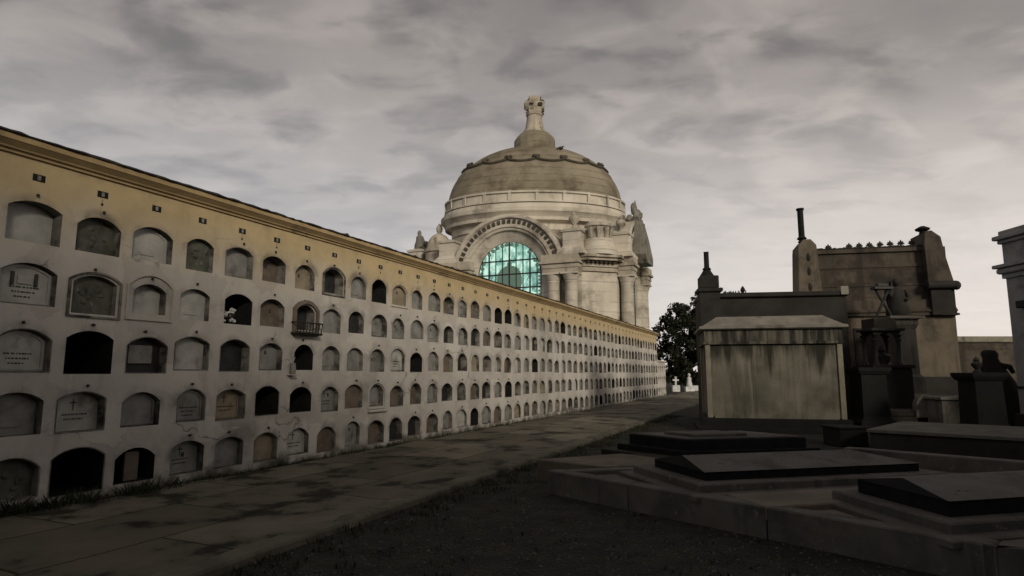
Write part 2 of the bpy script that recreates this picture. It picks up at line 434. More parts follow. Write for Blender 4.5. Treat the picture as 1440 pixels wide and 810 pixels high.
# vase with pale stems standing in an open niche, white flowers in another
def in_wall(x, y, z): 
    v = Matrix.Rotation(WROT, 4, 'Z') @ Vector((x,y,z)); return (v.x+WLOC[0], v.y+WLOC[1], v.z)
fl = MB()
for q in range(26): fl.ball((rng.uniform(-.13,.13), rng.uniform(-.03,.05), rng.uniform(.02,.26)), rng.uniform(.02,.04), 6, 0, .2)
for q in range(14):
    a = rng.uniform(0, 2*PI); fl.tube([(0,0,0),(math.cos(a)*.06,0,.1),(math.cos(a)*.13,.0,.1+rng.uniform(.05,.15))], .005, 5, 1)
fl.build('flower_bunch', [M['petal'], M['iron']], None, loc=in_wall(4*P-.03, .16, ROWZ[1]-.24), rotz=WROT)
tag(bpy.data.objects['flower_bunch'], 'bunch of white flowers lying in a black open wall niche', 'flowers')
vs = MB(); vs.lathe([(.04,0),(.055,.02),(.06,.12),(.05,.2),(.058,.22)], n=14)
for q in range(5): vs.tube([(0,0,.2),(rng.uniform(-.03,.03),0,.28),(rng.uniform(-.07,.07),0,.34)], .004, 5)
o = vs.build('flower_vase', M['grey'], None, loc=in_wall(6*P-.33, -.065, ROWZ[2]-.325), rotz=WROT)
tag(o, 'grey cylindrical vase beside a black open niche on the long wall', 'vase')
sh = MB(); sh.box(6*P-.42, 6*P-.24, -.14, -.001, ROWZ[2]-.345, ROWZ[2]-.325, 0, .004); sh.build('shelf', M['plaster'], wall)

# ------------------------------------------------------------------ ground, path, kerb
def ground_mat():
    m = mat('dark_gravel_earth', (.034,.032,.026), (.016,.016,.013), 3.0, rough=.95, bump=0, stain=(.010,.012,.007), stain_scale=.5)
    N, L = nodes_of(m); bs = N['Principled BSDF']
    g = N.new('ShaderNodeNewGeometry'); v = N.new('ShaderNodeTexVoronoi'); v.inputs['Scale'].default_value = 28; L.new(g.outputs['Position'], v.inputs['Vector'])
    b = N.new('ShaderNodeBump'); b.inputs['Strength'].default_value = .9; b.inputs['Distance'].default_value = .03; b.invert = True
    L.new(v.outputs['Distance'], b.inputs['Height']); L.new(b.outputs['Normal'], bs.inputs['Normal'])
    return m
M['ground'] = ground_mat()
gb = MB(); gb.face([(-1500,-300,0),(1500,-300,0),(1500,2500,0),(-1500,2500,0)])
tag(gb.build('ground', M['ground']), kind='structure')
def path_mat():
    m = mat('old_concrete', (.205,.185,.14), (.11,.10,.078), .9, rough=.9, bump=.35, bscale=12, stain=(.024,.024,.015), stain_scale=.9, stain_lo=.52, stain_hi=.62, coord='object')
    N, L = nodes_of(m); bs = N['Principled BSDF']
    tc = N.new('ShaderNodeTexCoord'); mp = N.new('ShaderNodeMapping'); mp.inputs['Scale'].default_value = (1,1,1)
    ns = N.new('ShaderNodeTexNoise'); ns.inputs['Scale'].default_value = 1.5; ns.inputs['Detail'].default_value = 5; L.new(tc.outputs['Object'], ns.inputs['Vector'])
    add = N.new('ShaderNodeVectorMath'); add.operation = 'MULTIPLY_ADD'; L.new(ns.outputs['Color'], add.inputs[0]); add.inputs[1].default_value = (.16,.16,0); L.new(tc.outputs['Object'], add.inputs[2])
    br = N.new('ShaderNodeTexBrick'); L.new(add.outputs[0], br.inputs['Vector']); br.inputs['Scale'].default_value = 1
    br.inputs['Brick Width'].default_value = 2.6; br.inputs['Row Height'].default_value = 1.4; br.inputs['Mortar Size'].default_value = .022; br.inputs['Mortar Smooth'].default_value = .5
    br.inputs['Color1'].default_value = (1,1,1,1); br.inputs['Color2'].default_value = (.56,.56,.54,1); br.inputs['Mortar'].default_value = (.16,.16,.13,1)
    old = bs.inputs['Base Color'].links[0].from_socket
    x = N.new('ShaderNodeMix'); x.data_type = 'RGBA'; x.blend_type = 'MULTIPLY'; x.inputs['Factor'].default_value = 1
    L.new(old, x.inputs['A']); L.new(br.outputs['Color'], x.inputs['B']); L.new(x.outputs['Result'], bs.inputs['Base Color'])
    return m
M['path'] = path_mat()
pb = MB(); xs = [-10 + i*.5 for i in range(0, 150)]
rr = random.Random(3)
rows_ = []
for x in xs:
    w0 = -.25 - rr.uniform(0,.14)
    rows_.append([(x, -4.02, .055), (x, w0, .055), (x, w0+.02, -.01)])
pb.grid(rows_, 0, False, False)
tag(pb.build('path', M['path'], None, loc=WLOC, rotz=WROT), kind='structure')
M['kerb'] = mat('worn_kerb_stone', (.14,.128,.098), (.08,.075,.058), 2.5, bump=.5, stain=(.03,.03,.02), stain_scale=1.4)
kb = MB(); rows_ = []
for i in range(0, 560):
    x = -10 + i*.125; j = rr.uniform(-.012,.012); jz = rr.uniform(-.008,.008) - (.05 if rr.random() < .02 else 0)
    rows_.append([(x,-4.30+j,-.02),(x,-4.29+j,.06+jz),(x,-4.27+j,.085+jz),(x,-4.05+j*.3,.09+jz),(x,-4.02,.085+jz),(x,-4.02,.04)])
kb.grid(rows_, 0, False, False); kb.f = [tuple(reversed(f)) for f in kb.f]
tag(kb.build('path_kerb', M['kerb'], None, loc=WLOC, rotz=WROT), kind='structure')

# loose stones on the earth
M['pebble'] = mat('pebbles', (.12,.117,.104), (.035,.034,.03), 9, bump=0)
st = MB()
for i in range(9500):
    u = rr.random(); y = 3.2 + 8.5*u**1.4; x = rr.uniform(-.32*y-.8, .75*y+.2)
    s_ = rr.uniform(.006,.020)*(1.5 if rr.random()<.06 else .9)
    c, s = math.cos(rr.uniform(0,6)), math.sin(rr.uniform(0,6))
    pts = [(x+s_*c,y+s_*s,-.002),(x-s_*s,y+s_*c,-.002),(x-s_*c,y-s_*s,-.002),(x+s_*s,y-s_*c,-.002)]
    top = (x+rr.uniform(-.3,.3)*s_, y+rr.uniform(-.3,.3)*s_, s_*rr.uniform(.5,1.0))
    for k in range(4): st.face([pts[k], pts[(k+1)%4], top])
tag(st.build('gravel', M['pebble']), kind='stuff')

# weeds at the foot of the wall and on the verge
M['weed'] = mat('dull_weeds', (.035,.042,.018), (.018,.022,.010), 6, bump=0)
wd = MB()
def blade(x, y, z, h, lean, a, w=.008):
    dx, dy = math.cos(a)*lean, math.sin(a)*lean; px_, py_ = -math.sin(a)*w, math.cos(a)*w
    wd.face([(x-px_,y-py_,z),(x+px_,y+py_,z),(x+dx*.5+px_*.7,y+dy*.5+py_*.7,z+h*.65),(x+dx,y+dy,z+h)])
def tuft(x, y, n, h, spread, z=0):
    for _ in range(n):
        a = rr.uniform(0, 2*PI); q = spread*math.sqrt(rr.random())
        blade(x+q*math.cos(a), y+q*math.sin(a), z, h*rr.uniform(.4,1.1), h*rr.uniform(.1,.8), rr.uniform(0,2*PI), rr.uniform(.004,.010))
for i in range(330):
    s = -3 + 20*rr.random()**2.0
    if rr.random() < .35 and s > 3: continue
    v = in_wall(s, -rr.uniform(.02,.3)*(1 if s > 3 else 1.5), 0)
    tuft(v[0], v[1], 26, rr.uniform(.05,.17)*(1.5 if s < 2.0 else .7), .16)
for i in range(420):
    s = rr.uniform(-3, 22); v = in_wall(s, -4.32-abs(rr.gauss(0,.35)), 0); tuft(v[0], v[1], 12, rr.uniform(.03,.09), .13)
for i in range(260):
    y = rr.uniform(3.3, 10); x = rr.uniform(-.25*y, .5*y-.3); tuft(x, y, 7, rr.uniform(.02,.05), .09)
tag(wd.build('grass', M['weed']), kind='stuff')

# ------------------------------------------------------------------ domed chapel
M['cream'] = mat('cream_stone', (.57,.522,.44), (.45,.41,.34), .5, course=.9, bump=.15, bscale=5, stain=(.22,.195,.155), stain_scale=.35, stain_lo=.47, stain_hi=.70, streak=(.17,.15,.115), streak_lo=.53, streak_hi=.8, streak_scale=.9)
M['cream_dirty'] = mat('weathered_stone', (.46,.41,.33), (.31,.272,.215), .7, bump=.2, bscale=5, stain=(.10,.085,.065), stain_scale=.5, stain_lo=.5, stain_hi=.7, streak=(.11,.095,.07), streak_lo=.52, streak_hi=.75, streak_scale=1.0)
M['dome'] = mat('grey_brown_dome', (.26,.225,.165), (.18,.155,.112), .35, course=.75, course_dark=.8, bump=.1, bscale=4, stain=(.10,.082,.055), stain_scale=.3, stain_lo=.48, stain_hi=.72, streak=(.09,.075,.05), streak_lo=.58, streak_hi=.8, streak_scale=.7)
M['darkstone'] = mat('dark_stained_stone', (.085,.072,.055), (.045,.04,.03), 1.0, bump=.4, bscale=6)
M['grey_stone'] = mat('grey_lead_stone', (.24,.225,.19), (.14,.132,.112), .6, bump=.3, bscale=4, stain=(.06,.055,.045), stain_scale=.5, streak=(.05,.047,.04))
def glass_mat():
    m = mat('glowing_stained_glass', (.25,.62,.55), (.10,.36,.31), 1.0, rough=.3, bump=0, coord='object')
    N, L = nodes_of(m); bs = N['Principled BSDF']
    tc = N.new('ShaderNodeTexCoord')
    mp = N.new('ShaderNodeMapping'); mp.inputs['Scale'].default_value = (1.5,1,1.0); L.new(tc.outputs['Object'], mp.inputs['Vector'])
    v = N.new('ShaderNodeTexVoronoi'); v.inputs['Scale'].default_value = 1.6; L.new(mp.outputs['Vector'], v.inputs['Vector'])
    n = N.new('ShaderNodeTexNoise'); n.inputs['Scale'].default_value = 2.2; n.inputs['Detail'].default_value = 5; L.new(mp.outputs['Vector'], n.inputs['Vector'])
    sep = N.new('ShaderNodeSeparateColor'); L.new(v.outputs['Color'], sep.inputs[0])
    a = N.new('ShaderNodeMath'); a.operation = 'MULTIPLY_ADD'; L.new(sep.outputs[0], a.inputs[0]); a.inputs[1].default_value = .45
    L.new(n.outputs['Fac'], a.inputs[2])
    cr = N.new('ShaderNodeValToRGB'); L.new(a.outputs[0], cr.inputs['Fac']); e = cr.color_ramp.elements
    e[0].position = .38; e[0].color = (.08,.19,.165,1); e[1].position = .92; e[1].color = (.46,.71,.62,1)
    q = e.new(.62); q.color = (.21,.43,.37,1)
    L.new(cr.outputs['Color'], bs.inputs['Base Color']); L.new(cr.outputs['Color'], bs.inputs['Emission Color']); bs.inputs['Emission Strength'].default_value = .5  # emission stands in for daylight coming through the panes
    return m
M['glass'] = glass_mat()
M['glass_dark'] = mat('green_brown_glass', (.05,.09,.07), (.09,.10,.06), 2.2, rough=.35, bump=0)
gN, gL = nodes_of(M['glass_dark']); gN['Principled BSDF'].inputs['Emission Color'].default_value = (.10,.17,.13,1); gN['Principled BSDF'].inputs['Emission Strength'].default_value = .4  # weak glow here too, in place of light through the panel

CH = thing('domed_chapel', 'cream stone domed mausoleum chapel with an arched turquoise window behind the long niche wall', 'chapel', (2.4, 64, 0), R(-23.5))
HX, HY = 9.6, 6.5
def octo(e, hx=HX, hy=HY, cx_=2.6, cy_=2.2):
    a, b = hx+e, hy+e; k = e*.42
    return [(-a+cx_-k,-b),(a-cx_+k,-b),(a,-b+cy_-k),(a,b-cy_+k),(a-cx_+k,b),(-a+cx_-k,b),(-a,b-cy_+k),(-a,-b+cy_-k)]
b = MB(); b.prism(octo(0), 0, 10.8); b.build('body', M['cream'], CH)
b = MB(); b.prism(octo(.25), 0, 2.2, 0, .2); b.build('plinth', M['cream_dirty'], CH)
def corner_polys(e, xin, yin):
    p = octo(e); out = []
    for sx, sy in ((1,-1),(1,1),(-1,1),(-1,-1)):
        q = [(xin, p[1][1]), p[1], p[2], (p[2][0], -yin), (HX-2.6, -yin), (xin, -HY+1.5)]
        q = [(x*sx, y*-sy) for x, y in q]
        if sx*sy > 0: q.reverse()
        out.append(q)
    return out
for i in range(4):
    b = MB()
    for e, z0, z1 in ((.12,10.803,11.2),(.2,11.203,11.7),(.6,11.703,11.95),(.75,11.953,12.2)): b.prism(corner_polys(e, 4.9, 3.6)[i], z0, z1)
    en = b.build('corner_entablature', M['cream_dirty'], CH)
    b = MB(); pts = octo(.36); j = (1,3,5,7)[i]
    p, q = Vector(pts[j]), Vector(pts[(j+1) % 8]); d = (q-p); n = int(d.length/.42); t = d.normalized(); nn = Vector((t.y,-t.x))
    for k in range(n):
        c = p + t*(.21+.42*k)
        b.prism([tuple(c - t*.12 - nn*.2), tuple(c + t*.12 - nn*.2)][::-1] + [tuple(c - t*.12 + nn*.14), tuple(c + t*.12 + nn*.14)], 11.50, 11.70)
    b.build('dentil_course', M['darkstone'], en)
b = MB(); b.box(-10.9,-7.0,-6.2,-2.5,12.203,13.0); b.prism(octo(-1.2), 10.803, 15.0, 0); b.build('attic', M['cream_dirty'], CH)

AZ, AR = 10.75, 5.75
def arch_front(parent, yf, ar, az, wall_y, name='arch'):
    """stepped archivolt swept over a half circle; local front is -y"""
    prof = [(ar,wall_y+2.6),(ar,yf),(ar-.12,yf-.06),(ar-.34,yf-.06),(ar-.40,yf+.02),(ar-.46,yf+.16),(ar-.92,yf+.16),(ar-.96,yf+.04),(ar-1.22,yf+.02),(ar-1.28,yf+.14),(ar-1.5,yf+.18),(ar-1.6,yf+.42),(ar-2.2,yf+.62),(ar-2.56,yf+.80)]
    n = 40; rings = []
    for i in range(n+1):
        t = PI*i/n
        rings.append([(r*math.cos(t), y, az + r*math.sin(t)) for r, y in prof])
    a = MB(); a.grid(rings, 0, False, True)
    # jambs below the springing
    for sgn in (1,-1):
        seg = [[(sgn*r, y, az) for r, y in prof[8:]],[(sgn*r, y, 0) for r, y in prof[8:]]]
        a.grid(seg if sgn > 0 else seg, 0, False, False)
    o = a.build(name, M['cream'], parent, 30)
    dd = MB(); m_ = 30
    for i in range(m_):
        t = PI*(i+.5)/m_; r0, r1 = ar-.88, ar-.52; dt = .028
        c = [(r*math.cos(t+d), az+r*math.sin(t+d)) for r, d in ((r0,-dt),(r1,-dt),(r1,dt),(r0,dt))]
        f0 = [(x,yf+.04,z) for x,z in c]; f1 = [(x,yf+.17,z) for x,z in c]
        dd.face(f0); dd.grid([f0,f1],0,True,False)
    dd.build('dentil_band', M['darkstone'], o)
    return o
def facade(parent, half, cols_x, ar, acro, AZ=10.75):
    """one temple front: arch, window, columns; parent local front is -y at y = -half"""
    yf = -half-.95
    arch_front(parent, yf, ar, AZ, -half)
    # window
    wr = ar-2.55; zc = AZ+.1; n = 28
    w = MB(); out = [(-wr,2.5),(wr,2.5)] + [(wr*math.cos(PI*i/n), zc+wr*math.sin(PI*i/n)) for i in range(n+1)]
    yw = -half-.12
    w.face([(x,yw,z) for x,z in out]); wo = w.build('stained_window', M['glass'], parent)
    f = MB()
    for i in range(n):
        t0, t1 = PI*i/n, PI*(i+1)/n
        for (r0, r1) in ((wr-.10, wr+.02),):
            q = [(r*math.cos(t), zc+r*math.sin(t)) for r, t in ((r0,t0),(r1,t0),(r1,t1),(r0,t1))]
            f.face([(x,yw-.05,z) for x,z in q])
    for s in (-1,1): f.box(min(s*wr,s*(wr-.1)), max(s*wr,s*(wr-.1)), yw-.06, yw-.004, 2.5, zc)
    def bar_v(x, w_=.035):
        top = zc + math.sqrt(max(0, wr*wr-x*x)); f.box(x-w_, x+w_, yw-.05, yw-.004, 2.5, top)
    def bar_h(z, w_=.06):
        h_ = wr if z < zc else math.sqrt(max(0, wr*wr-(z-zc)**2)); f.box(-h_, h_, yw-.058, yw-.004, z-w_, z+w_)
    for i in range(-4, 5): bar_v(i*wr/4.6, .04 if i % 3 else .07)
    for z in (zc+1.35, zc+.05, zc-1.25, zc-2.5, zc-3.8, zc-5.1): bar_h(z)
    f.build('window_frame', M['iron'], wo)
    fr = MB(); m_ = 18
    for i in range(m_):                              # scalloped border pieces
        t = PI*(i+.5)/m_; r = wr-.30
        if random.random() < .8: fr.ball((r*math.cos(t), yw-.03, zc+r*math.sin(t)), (.22,.03,.19), 8, 0, .25)
    for s in (-1, 1):
        for k in range(12): fr.ball((s*(wr-.22), yw-.03, zc-.3-k*.33), (.10,.03,.12), 6, 0, .25)
    # robed figure panel in the middle
    fr.grid([[(x*k_,yw-.012,z) for x in (-1,1)] for k_, z in ((.4,zc-3.4),(.6,zc-2.9),(.8,zc-2.3),(1.1,zc-1.6),(1.25,zc-.9),(1.27,zc-.3),(1.12,zc+.25),(.85,zc+.6),(.45,zc+.82),(.22,zc+.86),(.24,zc+1.1),(.1,zc+1.25))], 0, False, False)
    
    fr.build('figure_panel', M['glass_dark'], wo)
    # columns
    for x in cols_x:
        c = MB(); r = .62
        c.lathe([(r*1.35,0),(r*1.35,.5),(r*1.15,.55),(r*1.2,.8),(r*1.0,.95),(r,2.0),(r*.98,5),(r*.88,9.7),(r*.98,9.8),(r*.9,9.88),(r*1.0,10.0),(r*1.25,10.4),(r*1.3,10.45)], (x,-half-.55,0), 24)
        c.box(x-r*1.28, x+r*1.28, -half-.55-r*1.28, -half-.55+r*1.28, 10.453, 10.6)
        c.build('column', M['cream'], parent)
    for s in (-1, 1):
        e = MB(); xs_ = [s*abs(v) for v in cols_x]; x0, x1 = min(xs_)-.8, max(xs_)+.8
        e.box(x0, x1, -half-1.25, -half+.1, 10.603, 11.0); e.box(x0-.06, x1+.06, -half-1.32, -half+.1, 11.003, 11.4); e.box(x0-.2,x1+.2,-half-1.5,-half+.1,11.403,11.62)
        e.box(x0-.1,x1+.1,-half-1.36,-half+.1,11.623,12.21)
        e.build('column_entablature', M['cream_dirty'], parent)
    if acro:
        a = MB()
        for _ in range(26):
            q_ = random.random(); a.ball((random.uniform(-1,1)*(1.5-1.3*q_), yf+.2+random.uniform(-.25,.35)-.5*(1-q_), AZ+ar-1.4+3.0*q_), (random.uniform(.22,.42)*(1.2-.6*q_),)*2+(random.uniform(.35,.7)*(1.1-.4*q_),), 7, 0, .25)
        a.lathe([(.35,0),(.3,.5),(.16,.9),(.05,1.3)], (0,yf+.2,AZ+ar+.8), 7, 0, 1, .7, False)
        a.loft([[(x,y,z) for x,y in ((-w_,yf-.15-o_),(w_,yf-.15-o_),(w_,yf+1.2),(-w_,yf+1.2))] for w_,o_,z in ((1.2,1.0,AZ+ar-4.4),(1.8,.9,AZ+ar-3.6),(1.7,.6,AZ+ar-1.8),(1.3,.3,AZ+ar-.3),(.5,0,AZ+ar+.3))],0,False)
        for s in (-1,1): a.tube([(s*.5,yf+.5,AZ+ar+.1),(s*1.3,yf+.5,AZ+ar+.15),(s*1.8,yf+.5,AZ+ar-.35)], [.3,.28,.12], 8)
        a.build('acroterion', M['grey_stone'], parent)
# front, side and rear fronts hang in their own part frames
def front_frame(name, rot, half, cols_x, ar, acro, az=10.75):
    e = bpy.data.objects.new(name, None); COL.objects.link(e); e.parent = CH; e.rotation_euler = (0,0,rot); facade(e, half, cols_x, ar, acro, az); return e
front_frame('temple_front', 0, HY, (4.5,6.2,-4.5,-6.2), AR, False)
sf = front_frame('temple_front', R(90), HX+.2, (3.35,-3.35), 4.15, True, 12.3)
front_frame('temple_front', R(-90), HX+.2, (3.35,-3.35), 4.1, False, 11.6)

# corner attic blocks with urns, domed corner turrets
def urn(mb, x, y, z, k=1.0):
    mb.lathe([(.32*k,0),(.34*k,.12*k),(.16*k,.25*k),(.18*k,.35*k),(.48*k,.75*k),(.52*k,1.0*k),(.40*k,1.2*k),(.22*k,1.28*k),(.26*k,1.36*k),(.10*k,1.55*k),(.02*k,1.7*k)], (x,y,z), 14)
spots = [(6.35,-6.55),(9.9,-3.4),(-6.35,-6.55),(-11.6,-3.9),(6.35,6.4),(-6.35,6.4)]
for i,(x,y) in enumerate(spots):
    k = MB(); rs = []
    for e, z in ((1.25,12.203),(1.25,12.45),(.85,12.95),(.82,13.0),(.82,14.25),(.95,14.3),(.95,14.5),(.4,14.7)):
        rs.append([(x-e,y-e,z),(x+e,y-e,z),(x+e,y+e,z),(x-e,y+e,z)])
    k.loft(rs, 0, False)
    o = k.build('attic_block', M['cream'], CH)
    if i == 2: continue
    if i == 3:
        u = MB()
        u.loft([[(x+cx_+a_*math.cos(2*PI*k/10)*random.uniform(.85,1.15), y+a_*.8*math.sin(2*PI*k/10), 14.6+z) for k in range(10)] for cx_,a_,z in ((0,.62,0),(.05,.6,.5),(.1,.5,1.0),(.05,.42,1.4),(0,.2,1.65),(-.02,.24,1.85),(-.02,.2,2.05),(-.02,.05,2.15))])
        for _ in range(7): u.ball((x+random.uniform(.5,1.2), y+random.uniform(-.4,.4), 14.6+random.uniform(-.3,.8)), random.uniform(.25,.4), 7, 1, .25)
        u.build('figure_group', [M['grey_stone'], M['darkstone']], o, 60); continue
    u = MB(); urn(u, x, y, 14.7, .95 if i < 2 else 1.15); u.build('urn', M['cream_dirty'] if i < 3 else M['grey_stone'], o)
for i,(x,y) in enumerate([(8.2,-5.2),(-8.9,-4.4),(8.2,5.0),(-8.9,4.4)]):
    k = MB()
    if i % 2 == 0:
        k.lathe([(1.75,0),(1.75,.7),(1.5,.8),(1.45,1.5),(1.1,1.55),(1.05,2.6),(1.25,2.7),(1.2,3.0),(.8,3.2)], (x,y,12.203), 20)
        for s in range(10):
            a = 2*PI*s/10; k.tube([(x+1.12*math.cos(a), y+1.12*math.sin(a), 13.8), (x+1.2*math.cos(a), y+1.2*math.sin(a), 14.3), (x+1.28*math.cos(a), y+1.28*math.sin(a), 14.75)], [.16,.2,.26], 6)
    else:
        k.lathe([(1.4,0),(1.4,.9),(1.55,1.0),(1.55,1.3),(1.3,1.4),(1.2,1.9),(1.05,2.35),(.75,2.75),(.35,3.0),(.2,3.1),(.3,3.3),(.34,3.6),(.2,3.9),(.05,4.1)], (x,y,13.0), 20)
    k.build('corner_turret', M['cream'] if i % 2 == 0 else M['cream_dirty'], CH)
# the niche wall hides the flank: give the far-left block a base
b = MB(); b.box(-12.9,-10.3,-5.2,-2.4,0,12.2); b.build('side_pier', M['cream_dirty'], CH)

# drum, balustrade and dome (oval in plan, broad side to the front)
DR = R(23.5); EX, EY = 9.2, 5.5
def oval(mb, prof, n=64, mi=0, smooth=True): mb.lathe([(r, z) for r, z in prof], n=n, mi=mi, sx=1, sy=1, smooth=smooth)
def ell(off, z, n=72): return [((EX+off)*math.cos(2*PI*k/n), (EY+off)*math.sin(2*PI*k/n), z) for k in range(n)]
b = MB(); b.loft([ell(*p) for p in ((-.7,12.2),(-.7,15.4),(-.55,15.5),(-.5,16.1),(-.3,16.2))]); b.build('drum', M['cream'], CH, rotz=DR)
b = MB(); b.loft([ell(*p) for p in ((-.3,16.2),(.15,16.3),(.2,16.6),(.45,16.95),(.6,17.05),(.62,17.45),(.35,17.55),(.3,17.9),(.1,18.0),(-.6,18.05))], 0, True); b.build('drum_cornice', M['cream'], CH, 25, rotz=DR)
b = MB(); b.loft([ell(*p) for p in ((.12,18.03),(.24,18.05),(.24,18.2),(.10,18.22),(.10,18.95),(.26,18.98),(.26,19.15),(-.3,19.2),(-.6,18.9))], 0, True, False); bal = b.build('balustrade', M['cream'], CH, 25, rotz=DR)
for k in range(22):
    t = 2*PI*(k+.5)/22
    p = MB(); p.box(-.15,.15,-.05,.06,18.15,19.2,0,.02)
    p.build('post', M['cream'], bal, loc=((EX+.20)*math.cos(t), (EY+.20)*math.sin(t), 0), rotz=t+PI/2)
ZB, BH = 18.9, 6.55
def dome_pt(t, phi, off=0): return ((EX-.12+off)*math.cos(phi)*math.cos(t), (EY-.12+off)*math.cos(phi)*math.sin(t), ZB+(BH+off)*math.sin(phi))
b = MB(); rs = []
for i in range(30):
    phi = (PI/2-.02)*i/29
    off = .05 if (i == 9 or i == 10) else 0
    rs.append([dome_pt(2*PI*k/80, phi, off) for k in range(80)])
b.loft(rs); dm = b.build('dome', M['dome'], CH, 60, rotz=DR)
b = MB(); ns_ = 16; pts = []
for k in range(ns_*10+1):
    t = 2*PI*k/(ns_*10); q = (k % 10)/10
    pts.append(dome_pt(t, .63 - .055*math.sin(PI*q), .10))
b.tube(pts, .13, 6)
for k in range(ns_):
    t = 2*PI*k/ns_
    for dt, dp, r in ((0,.02,.30),(.03,.05,.2),(-.03,.05,.2)): b.ball(dome_pt(t+dt, .63+dp, .12), r, 8, 0, .2)
b.build('garland', M['darkstone'], dm)
b = MB(); b.lathe([(2.2,0),(2.2,1.3),(2.05,1.55),(1.6,2.0),(1.2,2.12)], (0,0,24.9), 16, 0, 1, .9, False); b.build('dome_cap', M['dome'], CH)
fin = MB()
fin.lathe([(1.25,0),(1.25,.18),(1.1,.24),(1.02,.45),(.90,1.1),(.80,1.9),(.9,2.0),(.9,2.15)], (0,0,27.0), 16)
fin.build('finial_pedestal', M['cream_dirty'], CH)
fg = MB()
fg.box(-.62,.62,-.55,.55,29.15,29.9,0,.12); fg.box(-.95,.95,-.42,.42,29.75,30.55,0,.14); fg.box(-.5,.5,-.40,.40,30.5,31.1,0,.12)
for _ in range(26):
    a = random.uniform(0,2*PI); z = random.uniform(29.1,31.0); r = .75 if z < 30.6 else .45
    fg.ball((r*math.cos(a), .7*r*math.sin(a), z), (random.uniform(.16,.32),)*3, 7, 1 if math.cos(a) > .3 else 0, .2)
fg.v = [(x*1.12,y*1.12,29.1+(z-29.1)*1.05) for x,y,z in fg.v]
fg.build('finial_sculpture', [M['cream_dirty'], M['darkstone']], CH, 50, rotz=R(30))
# perched bird on the dome
bd = MB(); bd.ball((0,0,.22), (.26,.14,.15), 10); bd.ball((.22,0,.38), .1, 8); bd.tube([(.29,0,.38),(.40,0,.36)], [.035,.005], 6); bd.tube([(-.2,0,.2),(-.5,0,.08)], [.1,.03], 6)
for s in (-.05,.05): bd.tube([(0,s,.1),(0,s,-.02)], .015, 5)
tb = Matrix.Rotation(DR, 4, 'Z') @ Vector(dome_pt(R(-62), .93, .05)); 
bp = Matrix.Translation((2.4,64,0)) @ Matrix.Rotation(R(-23.5), 4, 'Z') @ tb
o = bd.build('bird', M['iron'], None, loc=bp, rotz=R(20)); tag(o, 'small black bird perched on the upper right of the dome', 'bird')

# ------------------------------------------------------------------ box mausoleum with water streaks
def streaked():
    m = mat('streaked_render', (.185,.172,.138), (.115,.108,.088), 1.0, drip=((.024,.023,.017), 3.6, 4.35), streak2=(.27,.255,.21), bump=.15, stain=(.075,.068,.05), stain_scale=.9, stain_lo=.46, stain_hi=.7, streak=(.045,.042,.029), streak_lo=.47, streak_hi=.74, streak_scale=1.9)
    return m
M['streak'] = streaked()
M['frieze'] = mat('streaked_frieze', (.15,.138,.11), (.10,.092,.075), 1.0, streak=(.016,.015,.012), streak_lo=.36, streak_hi=.62, streak_scale=6.5)
M['pale_trim'] = mat('pale_trim', (.24,.225,.175), (.17,.158,.122), 2, stain=(.08,.075,.055), stain_scale=1.5)
M['roof_stone'] = mat('pale_roof', (.22,.203,.175), (.14,.128,.108), 1.6, stain=(.07,.062,.05), stain_scale=1.1, stain_lo=.52)
M['soot'] = mat('sooty_stone', (.013,.0125,.012), (.007,.007,.007), 2, bump=.3)
p = D(988,600,19.3)
BX = thing('box_mausoleum', 'low boxy mausoleum with pale hipped lid and dark water streaks down its front', 'mausoleum', (5.98, 19.45, 0), R(-13))
Wd = 3.88; Dp = 2.5
b = MB(); b.box(.05,Wd-.05,.05,Dp,.42,2.62); b.build('body', M['streak'], BX)
b = MB()
for x in (0, Wd-.14):
    for y in (0, Dp-.2):
        b = MB(); b.box(x, x+.14, y, y+.25, .40, 2.62, 0, .015); b.build('corner_pilaster', M['pale_trim'], BX)
b = MB(); b.box(.2, Wd-.2, .02, .2, .40, .50); b.build('base_moulding', M['streak'], BX)
b = MB(); b.box(-.05,Wd+.05,-.05,Dp+.1,2.623,2.70); b.box(-.02,Wd+.02,-.02,Dp+.07,2.703,3.06); b.build('frieze', [M['frieze']], BX)
b = MB()
rs = [[(a,c,z) for a,c in ((-e,-e),(Wd+e,-e),(Wd+e,Dp+.1+e),(-e,Dp+.1+e))] for e, z in ((.10,3.063),(.16,3.10),(.16,3.17),(.05,3.2),(-.40,3.50))]
b.loft(rs, 0, False); b.build('lid', M['roof_stone'], BX)
b = MB(); b.box(-.12,Wd+.12,-.12,Dp+.1,.12,.398,0,.02); b.box(-.32,Wd+.32,-.35,Dp+.2,-.02,.14,0,.02); b.build('steps', M['soot'], BX)

# ------------------------------------------------------------------ dark flat-roofed mausoleum behind it
M['dark_wall'] = mat('blackened_stone', (.03,.027,.024), (.017,.016,.014), 1.2, stain=(.010,.010,.009), stain_scale=.8)
DM = thing('dark_mausoleum', 'blackened flat-roofed mausoleum with a finial pillar rising behind the box mausoleum', 'mausoleum', (7.2, 24.0, 0), R(-10))
xr = D(1178,430,24).x - 7.2; zt = D(1000,413,24).z
b = MB(); b.box(.1,xr-.05,.05,2.2,0,zt-.18); b.build('body', M['dark_wall'], DM)
b = MB(); b.box(.05,xr+.05,-.08,2.3,zt-.177,zt,0,.03); b.box(xr-.26,xr+.0,-.12,.2,zt-.16,zt+.16,1,.02); b.build('coping', [M['dark_wall'], M['grey_stone']], DM)
pz = D(995,388,24).z; pt_ = D(995,353,24).z; px0 = D(995,400,24).x-7.2
b = MB(); b.box(px0-.32,px0+.42,-.1,.7,0,zt+.05); b.box(px0-.42,px0+.52,-.2,.8,zt+.053,zt+.2,0,.03); b.box(px0-.30,px0+.40,-.08,.68,zt+.203,pz,0,.03)
